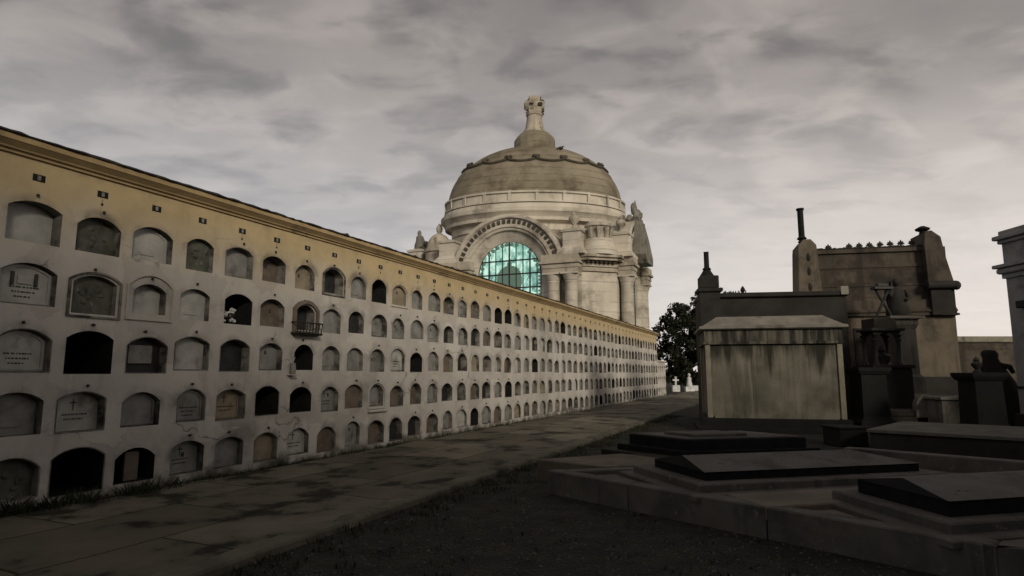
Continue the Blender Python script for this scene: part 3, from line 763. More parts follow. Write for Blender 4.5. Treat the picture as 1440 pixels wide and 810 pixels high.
pl = b.build('pillar', M['dark_wall'], DM)
b = MB(); cxp = px0+.02
b.lathe([(.3,0),(.22,.12),(.14,.25),(.17,.3),(.10,.38),(.095,pt_-pz-.03),(.11,pt_-pz)], (cxp,.3,pz), 12); b.build('finial', M['soot'], pl)
b = MB()
for _ in range(50):
    x = px0 + .6 + abs(random.gauss(0,.35)); 
    b.tube([(x,.2,zt-.02),(x+random.uniform(-.06,.06),.2+random.uniform(-.05,.05),zt+random.uniform(.03,.12))], .012, 4)
b.lathe([(.06,0),(.05,.06),(.10,.1),(.07,.2),(.02,.28)], (D(1043,410,24).x-7.2,.2,zt), 8)
b.build('dry_weeds', M['soot'], DM)

# ------------------------------------------------------------------ grand mausoleum with pylons
M['brownwall'] = mat('brown_render', (.095,.077,.059), (.06,.049,.038), .9, bump=.3, course=.62, stain=(.026,.022,.018), stain_scale=.8, stain_lo=.46, stain_hi=.68, streak=(.028,.024,.019), streak_lo=.48, streak_hi=.72, streak_scale=1.5)
M['brownpale'] = mat('pale_brown_render', (.145,.12,.09), (.095,.079,.059), .9, bump=.3, streak=(.045,.038,.029), streak_lo=.5, streak_hi=.75, stain=(.05,.042,.032), stain_scale=.9, stain_lo=.48, stain_hi=.72)
GY = 27.0
def gx(px_): return D(px_, 430, GY).x
def gz(py_): return D(1230, py_, GY).z
GM = thing('grand_mausoleum', 'tall brown mausoleum with end pylons and a leaf-crested parapet wall', 'mausoleum', (gx(1120), GY, 0), R(-12))
ox = gx(1120)
GM.scale = (.885, 1, 1); GM.location.x += .22
X = lambda q: gx(q)-ox
b = MB(); b.box(X(1122), X(1340), .25, 2.4, 0, gz(446)); b.build('wall', M['brownpale'], GM)
b = MB(); b.box(X(1150), X(1336), .35, 2.2, gz(424), gz(352)); 
b.box(X(1150), X(1306), .315, .36, gz(378), gz(373.5)); b.box(X(1150), X(1306), .315, .36, gz(404), gz(399.5)); b.box(X(1148), X(1308), .24, .36, gz(357), gz(352)+.02)
b.build('parapet_wall', M['brownwall'], GM)
b = MB(); b.box(X(1121), X(1341), .12, 2.5, gz(446)+.003, gz(436)); b.box(X(1121), X(1341), .2, 2.5, gz(436)+.003, gz(424)-.003); b.box(X(1121), X(1341), .05, 2.5, gz(441), gz(439)+.02); b.build('string_course', M['brownwall'], GM)
# left pylon
b = MB(); x0, x1 = X(1121), X(1148); xm = (x0+x1)/2; z0 = gz(424)
rs = [[(xm-a,.0,z),(xm+a,.0,z),(xm+a,1.2,z),(xm-a,1.2,z)] for a, z in ((.58,z0),(.52,z0+.5),(.43,gz(352)),(.40,gz(345)),(.16,gz(337)))]
b.loft(rs, 0, False); py_ = b.build('pylon', M['brownpale'], GM)
b = MB(); b.lathe([(.2,0),(.14,.1),(.24,.16),(.15,.26),(.145,gz(292)-gz(337)),(.19,gz(292)-gz(337)+.03),(.19,gz(289)-gz(337))], (X(1131),.5,gz(338)), 12); b.build('spire', M['soot'], py_)
for q in (362, 382, 404):
    b = MB(); b.ball((xm,-.0,gz(q)), (.09,.03,.2), 8, 0, .2); b.build('carved_drop', M['dark_wall'], py_)
# right pylon: sloping shoulder
b = MB(); zs_ = gz(404)
L0 = X(1303)
prof = [(L0,zs_),(X(1338),zs_),(X(1330),gz(370)),(X(1325),gz(341)),(X(1313),gz(332)),(X(1305),gz(333)),(X(1302),gz(350))]
f0 = [(x,-.05,z) for x,z in prof]; f1 = [(x,1.5,z) for x,z in prof]
b.face(f0); b.face(list(reversed(f1))); b.grid([f1,f0],0,True,False)
py2 = b.build('pylon', M['brownwall'], GM)
b = MB(); b.lathe([(.16,0),(.14,.1),(.30,.16),(.32,.22),(.2,.28),(.1,.33)], (X(1309),.5,gz(333)), 12); b.build('finial', M['soot'], py2)
b = MB(); b.tube([(X(1301),-.05,gz(406)),(X(1340),-.05,gz(406))], .17, 10); b.box(X(1300),X(1340),-.1,1.5,gz(404)-.12,gz(404)-.003)
b.ball((X(1340),-.05,gz(407)), .2, 10); b.box(X(1306),X(1338),.0,1.4,gz(446)+.006,gz(404)-.123); b.build('scroll_bracket', M['dark_wall'], py2)
b = MB(); b.box(X(1318), X(1342), -.02, 2.46, gz(440)-.2, gz(440)-.12); b.box(X(1121), X(1343), .02, 2.6, 0, 1.6, 0, .03); b.box(X(1121), X(1345), -.25, 2.7, 0, .9, 0, .03); b.build('base', M['dark_wall'], GM)
# leaf crest
def crest_mesh():
    m = MB(); m.box(-.13,.13,-.05,.05,0,.05); m.tube([(0,0,.03),(0,0,.10)], .035, 6)
    for a in (-75,-40,0,40,75):
        l = .17 if a else .2
        m.tube([(0,0,.1),(math.sin(R(a))*l*.6,0,.1+math.cos(R(a))*l*.6),(math.sin(R(a))*l,0,.1+math.cos(R(a))*l)], [.03,.05,.015], 6)
    return m
first = None
for q in (1170,1201,1216,1231,1246.5,1261,1276.5,1292):
    if first is None: first = crest_mesh().build('crest_leaf', M['dark_wall'], GM); o = first
    else: o = first.copy(); COL.objects.link(o); o.parent = GM
    o.location = (X(q), .5, gz(352)+.02+ (q-1170)*.0006)
b = MB()
for i in range(58):
    x = X(1150)+ (X(1304)-X(1150))*i/57; b.box(x-.04,x+.035,.22,.6,gz(352)+.022,gz(352)+.06+random.uniform(0,.05))
b.build('crest_rail', M['dark_wall'], GM)
# blocked side window and low relief panels
b = MB(); b.box(X(1196),X(1216),.20,.26,gz(520),gz(462),0,.02); b.build('blocked_window', M['brownwall'], GM)

# ------------------------------------------------------------------ far right mausoleum and boundary wall
M['grey_wall'] = mat('grey_painted_render', (.27,.265,.26), (.20,.197,.193), .8, bump=.15, stain=(.08,.078,.072), stain_scale=.8)
RY = 19.0
RM = thing('grey_mausoleum', 'pale grey mausoleum with stepped cornice at the right edge', 'mausoleum', (D(1421,450,RY).x, RY-5.5, 0), 0)
rz = lambda y: D(1420, y, RY).z
b = MB(); b.box(.0,4,0,5.5,.55,rz(392)); b.build('body', M['grey_wall'], RM)
b = MB(); b.box(-.08,4.08,-.08,5.55,rz(392)+.003,rz(386)); b.box(-.2,4.2,-.2,5.6,rz(386)+.003,rz(378),0,.04); b.box(-.28,4.3,-.28,5.66,rz(378)+.003,rz(373),0,.01)
b.build('cornice', M['grey_wall'], RM)
b = MB(); b.box(-.02,4,-.02,5.5,rz(373)+.003,rz(344)); b.box(-.12,4.1,-.12,5.55,rz(344)+.003,rz(339),0,.02); b.box(-.24,4.2,-.24,5.6,rz(339)+.003,rz(333),0,.02); b.box(-.1,4.1,-.1,5.5,rz(333)+.003,rz(326),0,.02); b.build('attic', M['grey_wall'], RM)
b = MB(); b.box(-.2,-.002,2.6,5.0,rz(436),rz(426),0,.02); b.box(-.14,-.002,2.8,4.8,rz(440),rz(436)-.002); b.build('door_hood', M['dark_wall'], RM)
b = MB(); b.box(-.12,4,-.12,5.6,0,.55,0,.03); b.box(-.04,-.002,0,5.5,rz(546),rz(543)); b.build('plinth', M['dark_wall'], RM)
BW = thing('boundary_wall', 'long plain cemetery wall with a pale coping between the two right mausoleums', 'wall', (D(1290,470,36).x, 36, 0), 0)
wz = D(1380,473,36).z
b = MB(); b.box(0,14,0,1.5,0,wz-.35); b.build('body', M['brownwall'], BW)
b = MB(); b.box(-.1,14.1,-.12,1.6,wz-.347,wz-.0,0,.04); b.build('coping', M['pale_trim'], BW)
b = MB(); q = BW.location; b.box(34-q.x, 35.5-q.x, -9-q.y, 37.5-q.y, 0, wz+.2); b.box(-8-q.x, 34-q.x, -10.5-q.y, -9-q.y, 0, 11.6); b.build('unseen_shade_wing', M['brownwall'], BW)  # unseen wall behind the viewer, added to shade the foreground and near wall
b = MB(); b.box(14.1, 34-q.x, 0, 1.5, 0, wz-.05); b.build('end_section', M['brownwall'], BW)

# ------------------------------------------------------------------ monuments between them
M['bronze'] = mat('dark_bronze', (.03,.03,.027), (.018,.018,.017), 5, rough=.5)
PYd = 19.5
def pedestal_mb(w, d, h, base_w):
    m = MB(); rs = []
    for a, z in ((base_w,0),(base_w,.28),(base_w-.06,.34),(w+.06,.36),(w,.45),(w*.94,h-.22),(w*1.05,h-.2),(w*1.22,h-.1),(w*1.25,h-.02),(w*1.2,h)):
        rs.append([(-a,-a*d,z),(a,-a*d,z),(a,a*d,z),(-a,a*d,z)])
    m.loft(rs, 0, False); return m
c0 = D(1222,560,PYd); pz_ = D(1222,517,PYd).z
o = pedestal_mb(.40, .9, pz_, .56).build('pedestal', M['soot'], None, loc=(c0.x, PYd, 0)); tag(o, 'dark square pedestal standing empty in front of the small columned pavilion', 'pedestal')
AY = 21.5
a0 = D(1240,500,AY); zb_ = D(1242,513,AY-.5).z; zt_ = D(1242,461,AY-.5).z
AE = thing('columned_pavilion', 'black open pavilion of small columns raised on a stone block', 'monument', (a0.x, AY, 0), 0)
b = MB(); b.box(-.62,.62,-.6,.6,0,zb_-.12,0,.03); b.box(-.70,.70,-.66,.66,zb_-.117,zb_,0,.02); b.build('block', M['dark_wall'], AE)
for sx in (-.40,.40):
    for sy in (-.34,.34):
        k = MB(); hh = zt_-zb_-.22
        k.lathe([(.10,0),(.10,.06),(.065,.1),(.055,hh-.25),(.085,hh-.2),(.10,hh-.16),(.06,hh-.12),(.10,hh-.03),(.12,hh)], (sx,sy,zb_), 10); k.build('column', M['bronze'], AE)
b = MB(); b.box(-.56,.56,-.5,.5,zt_-.1,zt_,0,.015)
for y in (-.37,.32):                                   # arched lintel
    nA = 12; rin = .33
    top = zt_-.1
    for i in range(nA):
        t0, t1 = PI*i/nA, PI*(i+1)/nA
        q = [(-.48+.96*(1-(i)/nA), top), (-.48+.96*(1-(i+1)/nA), top)]
        A_ = (rin*math.cos(t0), top-.30+.26*math.sin(t0)); B_ = (rin*math.cos(t1), top-.30+.26*math.sin(t1))
        f0 = [(q[0][0],y,q[0][1]),(q[1][0],y,q[1][1]),(B_[0],y,B_[1]),(A_[0],y,A_[1])]; f1 = [(a_,b_+.06,c_) for a_,b_,c_ in f0]
        b.face(f0); b.face(list(reversed(f1))); b.grid([f0,f1],0,True,False)
b.build('roof', M['bronze'], AE)
bu = MB(); bu.lathe([(.22,0),(.2,.06),(.24,.16),(.26,.3),(.16,.38),(.08,.42)], (0,0,0), 12); bu.ball((0.0,0,.52), (.1,.11,.14), 10); bu.ball((-.02,.05,.50),(.13,.1,.1),8)
o = bu.build('bust', M['bronze'], None, loc=(a0.x+.02, AY, zb_)); tag(o, 'dark bronze bust sitting inside the small columned pavilion', 'bust')
# statue on tall plinth
SY = 24.5
s0 = D(1266,500,SY); sz = D(1266,446,SY).z
o = MB(); rs = []
for a, z in ((.7,0),(.7,.9),(.56,1.0),(.54,1.6),(.44,1.7),(.42,sz-.5),(.5,sz-.32),(.5,sz-.12),(.66,sz-.1),(.66,sz)):
    rs.append([(-a,-a,z),(a,-a,z),(a,a,z),(-a,a,z)])
o.loft(rs, 0, False); o = o.build('statue_plinth', M['grey_stone'], None, loc=(s0.x, SY, 0)); tag(o, 'tall grey stepped plinth carrying the seated winged statue', 'plinth')
SU = MB()
# seated draped figure with folded wings; a trestle stands by it
SU.loft([[(c[0]+rx*math.cos(2*PI*k/14), c[1]+ry*math.sin(2*PI*k/14), c[2]) for k in range(14)] for c, rx, ry in
   (((.05,0,.0),.42,.38),((.05,-.02,.25),.44,.40),((.06,0,.5),.34,.32),((.08,.03,.75),.30,.26),((.10,.05,1.0),.32,.22),((.10,.05,1.14),.20,.15),((.09,.04,1.22),.09,.09),((.08,.0,1.30),.13,.14),((.08,.0,1.42),.14,.15),((.09,.02,1.50),.10,.11),((.09,.02,1.55),.03,.03))])
for s in (-1,1):
    SU.loft([[(.10+s*(.1+w_*.5)+.5*w_*math.cos(2*PI*k/10), .25+.09*math.sin(2*PI*k/10), z) for k in range(10)] for w_, z in ((.08,.1),(.16,.4),(.26,.8),(.28,1.1),(.2,1.35),(.05,1.48))])
SU.tube([(-.15,-.05,1.05),(-.32,-.2,.8),(-.45,-.25,.95)], [.09,.075,.05], 8); SU.tube([(.35,-.05,1.05),(.42,-.2,.75),(.2,-.35,.62)], [.09,.075,.05], 8)
o = SU.build('statue', M['dark_wall'], None, 60, loc=(s0.x, SY, sz)); tag(o, 'dark stone winged figure seated on the tall plinth', 'statue')
TR = MB()
for s in (-1,1): TR.tube([(s*.32,-.02*s,0),(-s*.25,.02*s,1.15)], .055, 8)
TR.box(-.36,.36,-.18,.18,1.12,1.24,0,.02); TR.box(-.2,.2,-.12,.12,1.243,1.36,0,.02)
tq = D(1240,446,SY-.2)
o = TR.build('crossed_trestle', M['bronze'], None, loc=(tq.x, SY-.35, D(1240,448,SY-.3).z)); tag(o, 'dark crossed-leg stand beside the winged statue', 'stand')
b = MB(); b.box(-.42,.42,-.4,.5,0,tq.z-.06,0,.03)
o = b.build('stand_pillar', M['brownwall'], None, loc=(tq.x-.12, SY-.2, 0)); tag(o, 'brown square pillar under the crossed-leg stand', 'pillar')
# right pedestal with small urn
QY = 16.8
q0 = D(1380,560,QY); qz = D(1380,524,QY).z
o = pedestal_mb(.38, .9, qz, .60).build('pedestal', M['soot'], None, loc=(q0.x, QY, 0)); tag(o, 'dark square pedestal with a small urn on top near the grey mausoleum', 'pedestal')
u = MB(); u.lathe([(.10,0),(.11,.03),(.05,.08),(.12,.18),(.13,.24),(.06,.3),(.08,.33),(.05,.38),(.01,.42)], n=14)
o = u.build('urn', M['bronze'], None, loc=(D(1374,520,QY).x, QY, qz)); tag(o, 'small dark urn standing on the right-hand pedestal', 'urn')
# draped stele
u = MB(); VYd = 20.5; v0 = D(1402,560,VYd); hz = D(1402,492,VYd).z
u.loft([[(cx_+a*math.cos(2*PI*k/16), a*.6*math.sin(2*PI*k/16), z) for k in range(16)] for cx_, a, z in ((.55,.62,0),(.5,.6,.5),(.28,.55,1.0),(.1,.5,1.5),(-.02,.42,hz-.7),(-.05,.3,hz-.45),(-.08,.24,hz-.3),(-.1,.27,hz-.12),(-.1,.2,hz-.02),(-.1,.05,hz))])
u.tube([(.1,-.1,hz-.5),(.4,-.15,hz-.55),(.5,-.15,hz-.75)], [.1,.09,.06], 8)
o = u.build('draped_statue', M['dark_wall'], None, 60, loc=(v0.x, VYd, 0)); tag(o, 'dark hooded draped figure leaning beside the grey mausoleum', 'statue')
# small grey tombs low down by the grand mausoleum
b = MB(); b.box(-.52,.52,-.4,.5,0,.95,0,.02); b.box(-.6,.6,-.48,.58,.953,1.05,0,.02); b.box(-.4,.4,-.415,-.398,.2,.8)
TYd = 19.2; t0_ = D(1337,575,TYd)
o = b.build('box_tomb', M['grey_stone'], None, loc=(t0_.x, TYd, 0)); tag(o, 'small grey square tomb with a flat lid left of the urn pedestal', 'tomb')
b = MB(); lp = arch_loop(0, .55, .7, 1.1, .34)
slab(b, lp, -.1, .1); b.face([(x,.1,z) for x,z in reversed(lp)])
t1_ = D(1302,570,19.6); b.box(-.5,.5,-.25,.25,-.01,.12,0,.02)
o = b.build('round_headstone', M['grey_stone'], None, loc=(t1_.x, 19.6, 0)); tag(o, 'grey round-topped headstone left of the small square tomb', 'headstone')
b = MB(); b.box(-1.0,1.0,-.5,.5,0,.42,0,.02); b.box(-.85,.85,-.42,.42,.423,.62,0,.03)
t2_ = D(1280,585,20.0); o = b.build('stepped_tomb', M['dark_wall'], None, loc=(t2_.x, 20.0, 0)); tag(o, 'low dark stepped tomb behind the empty pedestal', 'tomb')

# ------------------------------------------------------------------ plots and ledger tombs in front
M['plot'] = mat('brown_grey_plot_stone', (.115,.108,.096), (.065,.061,.055), 1.6, spots=(.16,.15,.13), bump=.35, stain=(.035,.032,.03), stain_scale=1.1, stain_lo=.52, streak=(.03,.029,.026), streak_lo=.55, streak_hi=.75, streak_scale=3)
M['plot_floor'] = mat('tan_plot_floor', (.165,.138,.11), (.095,.081,.066), 1.3, bump=.3, stain=(.04,.036,.03), stain_scale=1.2)
M['granite'] = mat('dark_granite', (.045,.045,.044), (.028,.028,.028), 6, rough=.55, bump=.1, stain=(.075,.073,.068), stain_scale=.9, spec=.4)
M['granite_edge'] = mat('black_and_shaded_granite', (.014,.014,.015), (.008,.008,.009), 6, rough=.7, spec=.08, bump=.1)  # also paints the shade on ledger sides and ends
M['pale_ledger'] = mat('grey_ledger', (.115,.112,.10), (.07,.068,.061), 2, spots=(.035,.035,.032), bump=.2, stain=(.05,.048,.044), stain_scale=1.3)
kd = Vector((3.97-.55, 5.5-9.51)).normalized()      # along the front kerb, towards the viewer
ed = Vector((.97, .245)).normalized()               # across, into the plot
A = Vector((.55, 9.51)); B = Vector((4.12, 5.33))
FP = thing('burial_plot', 'raised family burial plot with a long stone kerb running towards the viewer', 'burial plot', (0,0,0))
Cc = B + ed*5.2; Dd = A + ed*6.6
b = MB(); b.prism([tuple(A), tuple(B - kd*.15), tuple(B + ed*.18 + kd*.02), tuple(Cc), tuple(Dd)], -.02, .27); b.build('base', M['plot_floor'], FP)
def strip(mb, p, q, w, z0, z1, side=1, mi=0, bev=.015):
    d = (q-p).normalized(); n = Vector((-d.y, d.x))*side
    poly = [tuple(p), tuple(q), tuple(q+n*w), tuple(p+n*w)]
    if side < 0: poly.reverse()
    mb.prism(poly, z0, z1, mi, bev)
b = MB()
o_ = Vector((-kd.y, kd.x))
Lk = (B-A).length
for s, e in ((0,.27),(.273,.61),(.613,.97)):          # three kerb stones butt-jointed
    strip(b, A+kd*Lk*s - o_*.03, A+kd*Lk*e - o_*.03, .24, -.02, .33, 1)
en_ = Vector((-ed.y, ed.x))
def seg_x(p, d, q, e_):           # where two lines in the plane meet
    den_ = d.x*e_.y - d.y*e_.x; w_ = q - p; return p + d*((w_.x*e_.y - w_.y*e_.x)/den_)
oc = seg_x(A - o_*.03, kd, B, ed); ic = seg_x(A + o_*.21, kd, B + en_*.24, ed)
c0_, c1_ = oc - kd*.22, oc + ed*.22
arc = [c0_*(1-t)**2 + oc*2*t*(1-t) + c1_*t*t for t in [k/7 for k in range(8)]]
pr = [tuple(A+kd*Lk*.973 - o_*.03)] + [tuple(v) for v in arc] + [tuple(B + ed*.6), tuple(B + ed*.6 + en_*.24), tuple(ic), tuple(A+kd*Lk*.973 + o_*.21)]
if (ic-(A+kd*Lk*.973 + o_*.21)).dot(kd) < .02: pr.pop()
b.prism(pr, -.02, .33, 0, .012)
strip(b, B+ed*.603, B+ed*2.2, .24, -.02, .33, 1); strip(b, B+ed*2.203, B+ed*4.0, .24, -.02, .33, 1)
b.build('kerb', M['plot'], FP)
b = MB(); strip(b, A+ed*.25+kd*.02, A+ed*5.2+kd*.02, .2, .20, .335, -1); b.build('cross_kerb', M['plot'], FP)
m0 = A + kd*2.55 + ed*.33
b = MB(); strip(b, m0, m0+ed*3.4, .75, .2, .335, -1); b.build('walkway', M['plot_floor'], FP)
# rear low wall of the plot
b = MB(); p1, p2 = Vector((5.62,10.79)), Vector((7.22,9.09)); dd = (p2-p1).normalized(); strip(b, p1-dd*.05, p1+dd*6, .25, -.02, .5, 1)
o = b.build('low_wall', M['plot'], None); tag(o, 'low dark kerb wall running behind the two ledger slabs', 'wall')
b = MB(); b.prism([tuple(Vector((.41,10.67))), (1.40,9.88), (2.9,10.3), (1.95,11.45)], -.02, .33, 0, .015)
o = b.build('grave_slab', M['plot_floor'], None); tag(o, 'flat pointed stone grave slab at the path corner of the plot', 'grave slab')

def ledger(label, left_back, left_front, length, zb0, side, ridge, plinth, matp):
    """gabled ledger slab; local x along the slab"""
    lb, lf = Vector(left_back), Vector(left_front)
    wv = lb - lf; w = wv.length; ang = math.atan2(wv.y, wv.x) - PI/2
    t = thing('ledger_tomb', label, 'ledger tomb', (lf.x, lf.y, zb0), ang)
    # ledger body leans along ed rather than square
    ax = Matrix.Rotation(-ang, 2) @ ed
    def q(u, v, z): return (ax.x*u + 0, ax.y*u + v, z)
    b = MB()
    rs = [[q(0+e,0+e,z),q(length-e,0+e,z),q(length-e,w-e,z),q(0+e,w-e,z)] for e, z in ((0,0),(0,side))]
    b.loft(rs, 0, False); b.build('side_slab', M['granite_edge'], t)
    b = MB(); z1 = side+.003
    a0, a1, a2, a3 = q(-.02,-.02,z1), q(length+.02,-.02,z1), q(length+.02,w+.02,z1), q(-.02,w+.02,z1)
    r0, r1 = q(.06,w/2,ridge), q(length-.55,w/2,ridge)
    b.face([a0,a1,r1,r0],0); b.face([a2,a3,r0,r1],0); b.face([a3,a0,r0],1); b.face([a1,a2,r1],0); b.face([a3,a2,a1,a0],1)  # end face coloured dark for its shade, being turned from the light
    b.build('lid', [matp, M['granite_edge']], t)
    b = MB(); e = plinth
    rs = [[q(-e+k,-e+k,z),q(length+e-k,-e+k,z),q(length+e-k,w+e-k,z),q(-e+k,w+e-k,z)] for k, z in ((-.16,-.165),(-.16,-.115),(-.14,-.10),(0,-.097),(0,-.02),(.015,-.003))]
    b.loft(rs, 0, False); b.build('plinth', M['plot'], t)
    return t
g = lambda a, z: tuple(G(a[0],a[1],z).to_2d())
ledger('long dark gabled ledger tomb in the middle of the raised plot', g((921,656),.43), g((992,676),.43), 3.25, .43, .10, .23, .22, M['pale_ledger'])
ledger('dark gabled ledger tomb nearest the viewer at the right edge', g((1207,692),.43), g((1336,727),.43), 3.0, .43, .14, .25, .20, M['pale_ledger'])

# dark stepped tomb behind
ST = thing('stepped_ledger_tomb', 'low black tomb of three stacked slabs in front of the box mausoleum', 'tomb', (2.62,10.75,0), R(12))
def skew(u, v): return (u - .42*v, v)
def qd(mb, u0, u1, v0, v1, z0, z1, mi=0, top=None):
    p = [skew(u0,v0),skew(u1,v0),skew(u1,v1),skew(u0,v1)]; mb.prism(p, z0, z1, mi, .012)
b = MB(); qd(b, -.05, 1.0, -.0, .95, 0, .30); qd(b, .3, 3.3, .15, 1.9, 0, .29); b.build('base_slab', M['dark_wall'], ST)
b = MB(); qd(b, .55, 3.25, .3, 1.8, .293, .40); b.build('middle_slab', M['granite_edge'], ST)
b = MB(); qd(b, .72, 3.1, .42, 1.7, .403, .58); b.build('top_slab', M['granite_edge'], ST)
b = MB(); qd(b, .78, 3.05, .48, 1.64, .583, .605); qd(b, 1.05, 2.1, .60, 1.25, .608, .66); b.build('lid', M['pale_ledger'], ST)
# long pale flat tomb on the right
p1 = Vector((8.1,14.5)); dd = Vector((.72,-.69)).normalized(); nn = Vector((.69,.72))
b = MB(); b.prism([tuple(p1), tuple(p1+dd*6.5), tuple(p1+dd*6.5+nn*3.2), tuple(p1+nn*3.2)], 0, .42); 
LT = thing('platform_tomb', 'long low platform tomb with a pale grey top beside the pedestals', 'tomb', (0,0,0)); b.build('base', M['dark_wall'], LT)
b = MB(); b.prism([tuple(p1-dd*.05-nn*.05), tuple(p1+dd*6.55-nn*.05), tuple(p1+dd*6.55+nn*3.25), tuple(p1-dd*.05+nn*3.25)], .423, .49, 0, .01); b.build('top_slab', M['pale_ledger'], LT)
b = MB(); b.box(-.36,.34,-.3,.4,0,.42,0,.02); b.box(-.40,.38,-.34,.44,.423,.47,0,.01)
o = b.build('stone_block', M['soot'], None, loc=(8.15,15.6,0), rotz=R(6)); tag(o, 'black square stone block left of the platform tomb', 'stone block')

# ------------------------------------------------------------------ tree and far graves
M['leaf'] = mat('dark_leaves', (.022,.026,.014), (.012,.015,.008), 3, rough=.7, bump=0)
M['bark'] = mat('dark_bark', (.04,.033,.026), (.022,.018,.015), 5, bump=.5)
TYt = 72.0
tx = D(971,545,TYt).x
TRE = thing('broadleaf_tree', 'dark bushy tree between the end of the niche wall and the box mausoleum', 'tree', (tx, TYt, 0))
b = MB(); tr = random.Random(5)
b.tube([(0,0,0),(.15,0,1.5),(-.1,.1,3.2),(.1,0,5.5),(.2,0,8)], [.45,.36,.3,.2,.08], 10)
limbs = []
for i in range(16):
    z = 1.6+tr.random()*4.5; a = tr.uniform(0,2*PI); l = tr.uniform(1.5,3.6)*(1 if z < 5 else .8)
    e = (math.cos(a)*l, math.sin(a)*l, z+l*tr.uniform(.3,.9)); limbs.append(e)
    b.tube([(0,0,z),(e[0]*.5,e[1]*.5,z+(e[2]-z)*.35),e], [.14,.09,.03], 6)
b.build('trunk', M['bark'], TRE)
b = MB(); clumps = []
for i in range(210):
    t = tr.random(); z = .8 + 8.7*t; rad = 4.0*math.sin(PI*min(.97, .18+.72*t))**.8
    a = tr.uniform(0,2*PI); q = rad*math.sqrt(tr.random()); clumps.append((q*math.cos(a), q*math.sin(a), z, tr.uniform(.35,.85)))
for e_ in limbs: clumps.append((*e_, tr.uniform(.4,.7)))
for x, y, z in ((.8,0,9.9),(-1.2,0,9.2),(1.3,.3,10.3),(-2.5,0,8.0),(-3.6,0,6.6),(-3.9,0,5.5),(2.2,0,9.6)): clumps.append((x,y,z,.6))
for cx_, cy_, cz_, cr_ in clumps:
    for _ in range(int(120*cr_)):
        v = Vector((tr.gauss(0,1),tr.gauss(0,1),tr.gauss(0,1))); v = v.normalized()*cr_*tr.random()**.4
        p = Vector((cx_,cy_,cz_)) + v; s_ = tr.uniform(.12,.26)
        u = Vector((tr.gauss(0,1),tr.gauss(0,1),tr.gauss(0,1))).normalized(); w_ = u.cross(Vector((tr.gauss(0,1),tr.gauss(0,1),tr.gauss(0,1)))).normalized()
        b.face([p-u*s_, p+w_*s_*.5, p+u*s_, p-w_*s_*.5])
b.build('crown', M['leaf'], TRE)
M['whitestone'] = mat('white_grave_marble', (.66,.66,.66), (.42,.42,.42), 3)
def far_grave(px_, py_, Y, kind, label):
    p = D(px_, 530, Y); m = MB()
    if kind == 0:
        m.box(-.5,.5,-.3,.3,0,.9,0,.04); m.box(-.12,.12,-.1,.1,.9,2.1,0,.02); m.box(-.42,.42,-.09,.09,1.5,1.72,0,.02)
    elif kind == 1:
        m.box(-.6,.6,-.4,.4,0,.7,0,.04); m.lathe([(.42,0),(.36,.5),(.28,.9),(.32,1.2),(.12,1.36),(.2,1.5),(.2,1.7),(.05,1.85)], (0,0,.7), 12)
    else:
        m.box(-1.3,1.3,-.5,.5,0,.55,0,.05); m.box(-1.0,1.0,-.4,.4,.553,.8,0,.05)
    m.v = [(x*.68,y*.68,z*.68) for x,y,z in m.v]
    o = m.build('white_grave', M['whitestone'], None, loc=(p.x, Y, 0)); tag(o, label, 'grave', 'white graves under the far tree')
far_grave(950, 0, 60, 0, 'white cross grave nearest the end of the niche wall')
far_grave(969, 0, 60, 1, 'white statue grave under the dark tree')
far_grave(981, 0, 62, 2, 'low white grave slab next to the box mausoleum')

# ------------------------------------------------------------------ sky, sun, camera
SUN_AZ = R(-66)    # azimuth of the direction to the sun measured from +x
SUN_EL = R(21)
sd = Vector((math.cos(SUN_EL)*math.cos(SUN_AZ), math.cos(SUN_EL)*math.sin(SUN_AZ), math.sin(SUN_EL)))
sl = bpy.data.lights.new('sun', 'SUN'); sl.energy = 1.5; sl.angle = R(12); sl.color = (1.0,.9,.74)
so = bpy.data.objects.new('sun', sl); COL.objects.link(so); so.rotation_euler = sd.to_track_quat('Z','Y').to_euler(); so.location = sd*50
w = bpy.data.worlds.new('World'); sc.world = w; w.use_nodes = True
N, L = w.node_tree.nodes, w.node_tree.links
bg = N['Background']; bg.inputs['Strength'].default_value = .09
sky = N.new('ShaderNodeTexSky'); sky.sky_type = 'NISHITA'; sky.sun_disc = False; sky.sun_elevation = SUN_EL; sky.sun_rotation = PI/2 - SUN_AZ; sky.dust_density = 3
tc = N.new('ShaderNodeTexCoord'); sep = N.new('ShaderNodeSeparateXYZ'); L.new(tc.outputs['Generated'], sep.inputs[0])
def wm(op, a, b=None, c=None):
    x = N.new('ShaderNodeMath'); x.operation = op
    for i, v in enumerate((a,b,c)):
        if v is None: continue
        if isinstance(v, (int,float)): x.inputs[i].default_value = v
        else: L.new(v, x.inputs[i])
    return x.outputs[0]
zc = wm('MAXIMUM', sep.outputs['Z'], 0.0)
den = wm('ADD', zc, .16)
cv = N.new('ShaderNodeCombineXYZ'); L.new(wm('DIVIDE', sep.outputs['X'], den), cv.inputs[0]); L.new(wm('DIVIDE', sep.outputs['Y'], den), cv.inputs[1])
def wn(scale, det, ro, dist=0, off=(0,0,0), sca=(1,1,1)):
    mp = N.new('ShaderNodeMapping'); mp.inputs['Location'].default_value = off; mp.inputs['Scale'].default_value = sca; L.new(cv.outputs[0], mp.inputs['Vector'])
    n = N.new('ShaderNodeTexNoise'); n.inputs['Scale'].default_value = scale; n.inputs['Detail'].default_value = det; n.inputs['Roughness'].default_value = ro; n.inputs['Distortion'].default_value = dist
    L.new(mp.outputs['Vector'], n.inputs['Vector']); return n.outputs['Fac']
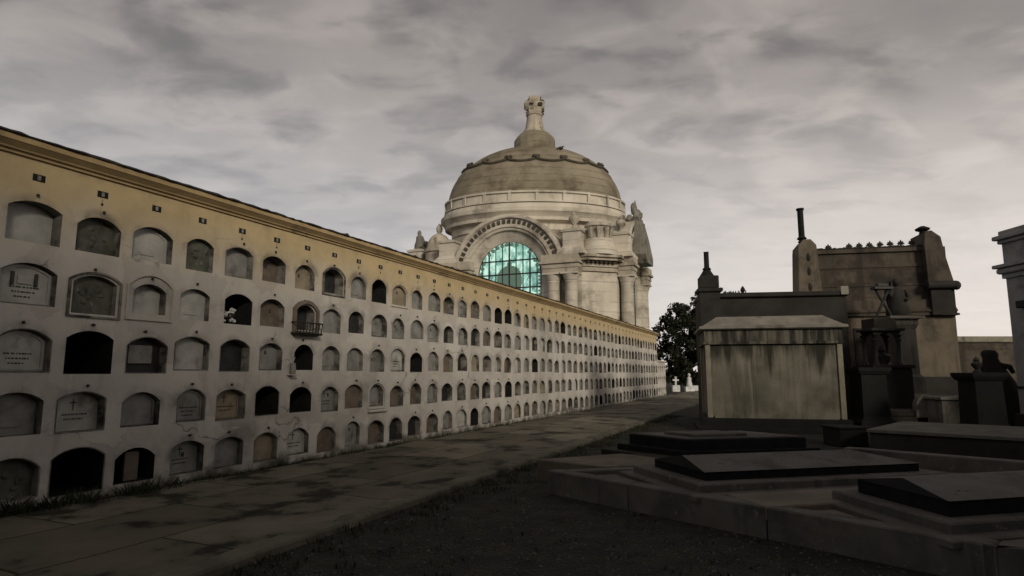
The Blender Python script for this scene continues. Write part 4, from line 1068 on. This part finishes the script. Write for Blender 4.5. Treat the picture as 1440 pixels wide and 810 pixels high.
def wr(f, a, b, lo=0, hi=1):
    x = N.new('ShaderNodeMapRange'); x.interpolation_type = 'SMOOTHSTEP'
    for k, v in (('From Min',a),('From Max',b),('To Min',lo),('To Max',hi)): x.inputs[k].default_value = v
    L.new(f, x.inputs['Value']); return x.outputs['Result']
def wmix(f, a, b):
    x = N.new('ShaderNodeMix'); x.data_type = 'RGBA'
    if isinstance(f,(int,float)): x.inputs['Factor'].default_value = f
    else: L.new(f, x.inputs['Factor'])
    for sck, v in ((x.inputs['A'],a),(x.inputs['B'],b)):
        if isinstance(v,(tuple,list)): sck.default_value = (*v,1)
        else: L.new(v, sck)
    return x.outputs['Result']
big = wn(1.3, 6, .55, .3, (3.1,1.7,0)); fine = wn(3.6, 5, .5, .4, (.4,5.2,0), (1,1.35,1))
blot = wn(3.8, 4, .5, .3, (7.7,2.2,0), (1,1.4,1))
cl = wmix(wr(big, .35, .68), (2.35,2.09,1.92), (3.25,2.88,2.62))
cl = wmix(wm('MULTIPLY', wr(fine, .45, .68), .6), cl, (4.3,3.82,3.45))
cl = wmix(wm('MULTIPLY', wr(blot, .46, .70), .85), cl, (1.35,1.21,1.13))
hz = wr(zc, .50, .04)
warm = wr(sep.outputs['X'], -.5, .75)
hcol = wmix(warm, (4.9,4.8,4.85), (7.6,6.9,6.4))
cl = wmix(wm('MULTIPLY', hz, .85), cl, hcol)
dk = wn(.9, 3, .5, .2, (1.3,4.1,0))
cl = wmix(wm('MULTIPLY', wr(zc, .30, .62), wr(dk, .3, .7, .25, .75)), cl, (1.15,1.02,.98))
L.new(wmix(.93, sky.outputs['Color'], cl), bg.inputs['Color'])
cam = bpy.data.cameras.new('camera'); cam.sensor_width = 36; cam.lens = 36*F/1440; cam.clip_end = 5000; cam.clip_start = .05
co = bpy.data.objects.new('camera', cam); COL.objects.link(co); co.location = (0,0,H); co.rotation_euler = (PI/2+TH, 0, 0); sc.camera = co
vs_ = sc.view_settings; vs_.view_transform = 'Standard'; vs_.look = 'None'; vs_.exposure = .48; vs_.gamma = 1; vs_.use_curve_mapping = False
sc.render.engine = 'CYCLES'; sc.cycles.max_bounces = 5; sc.cycles.use_denoising = True
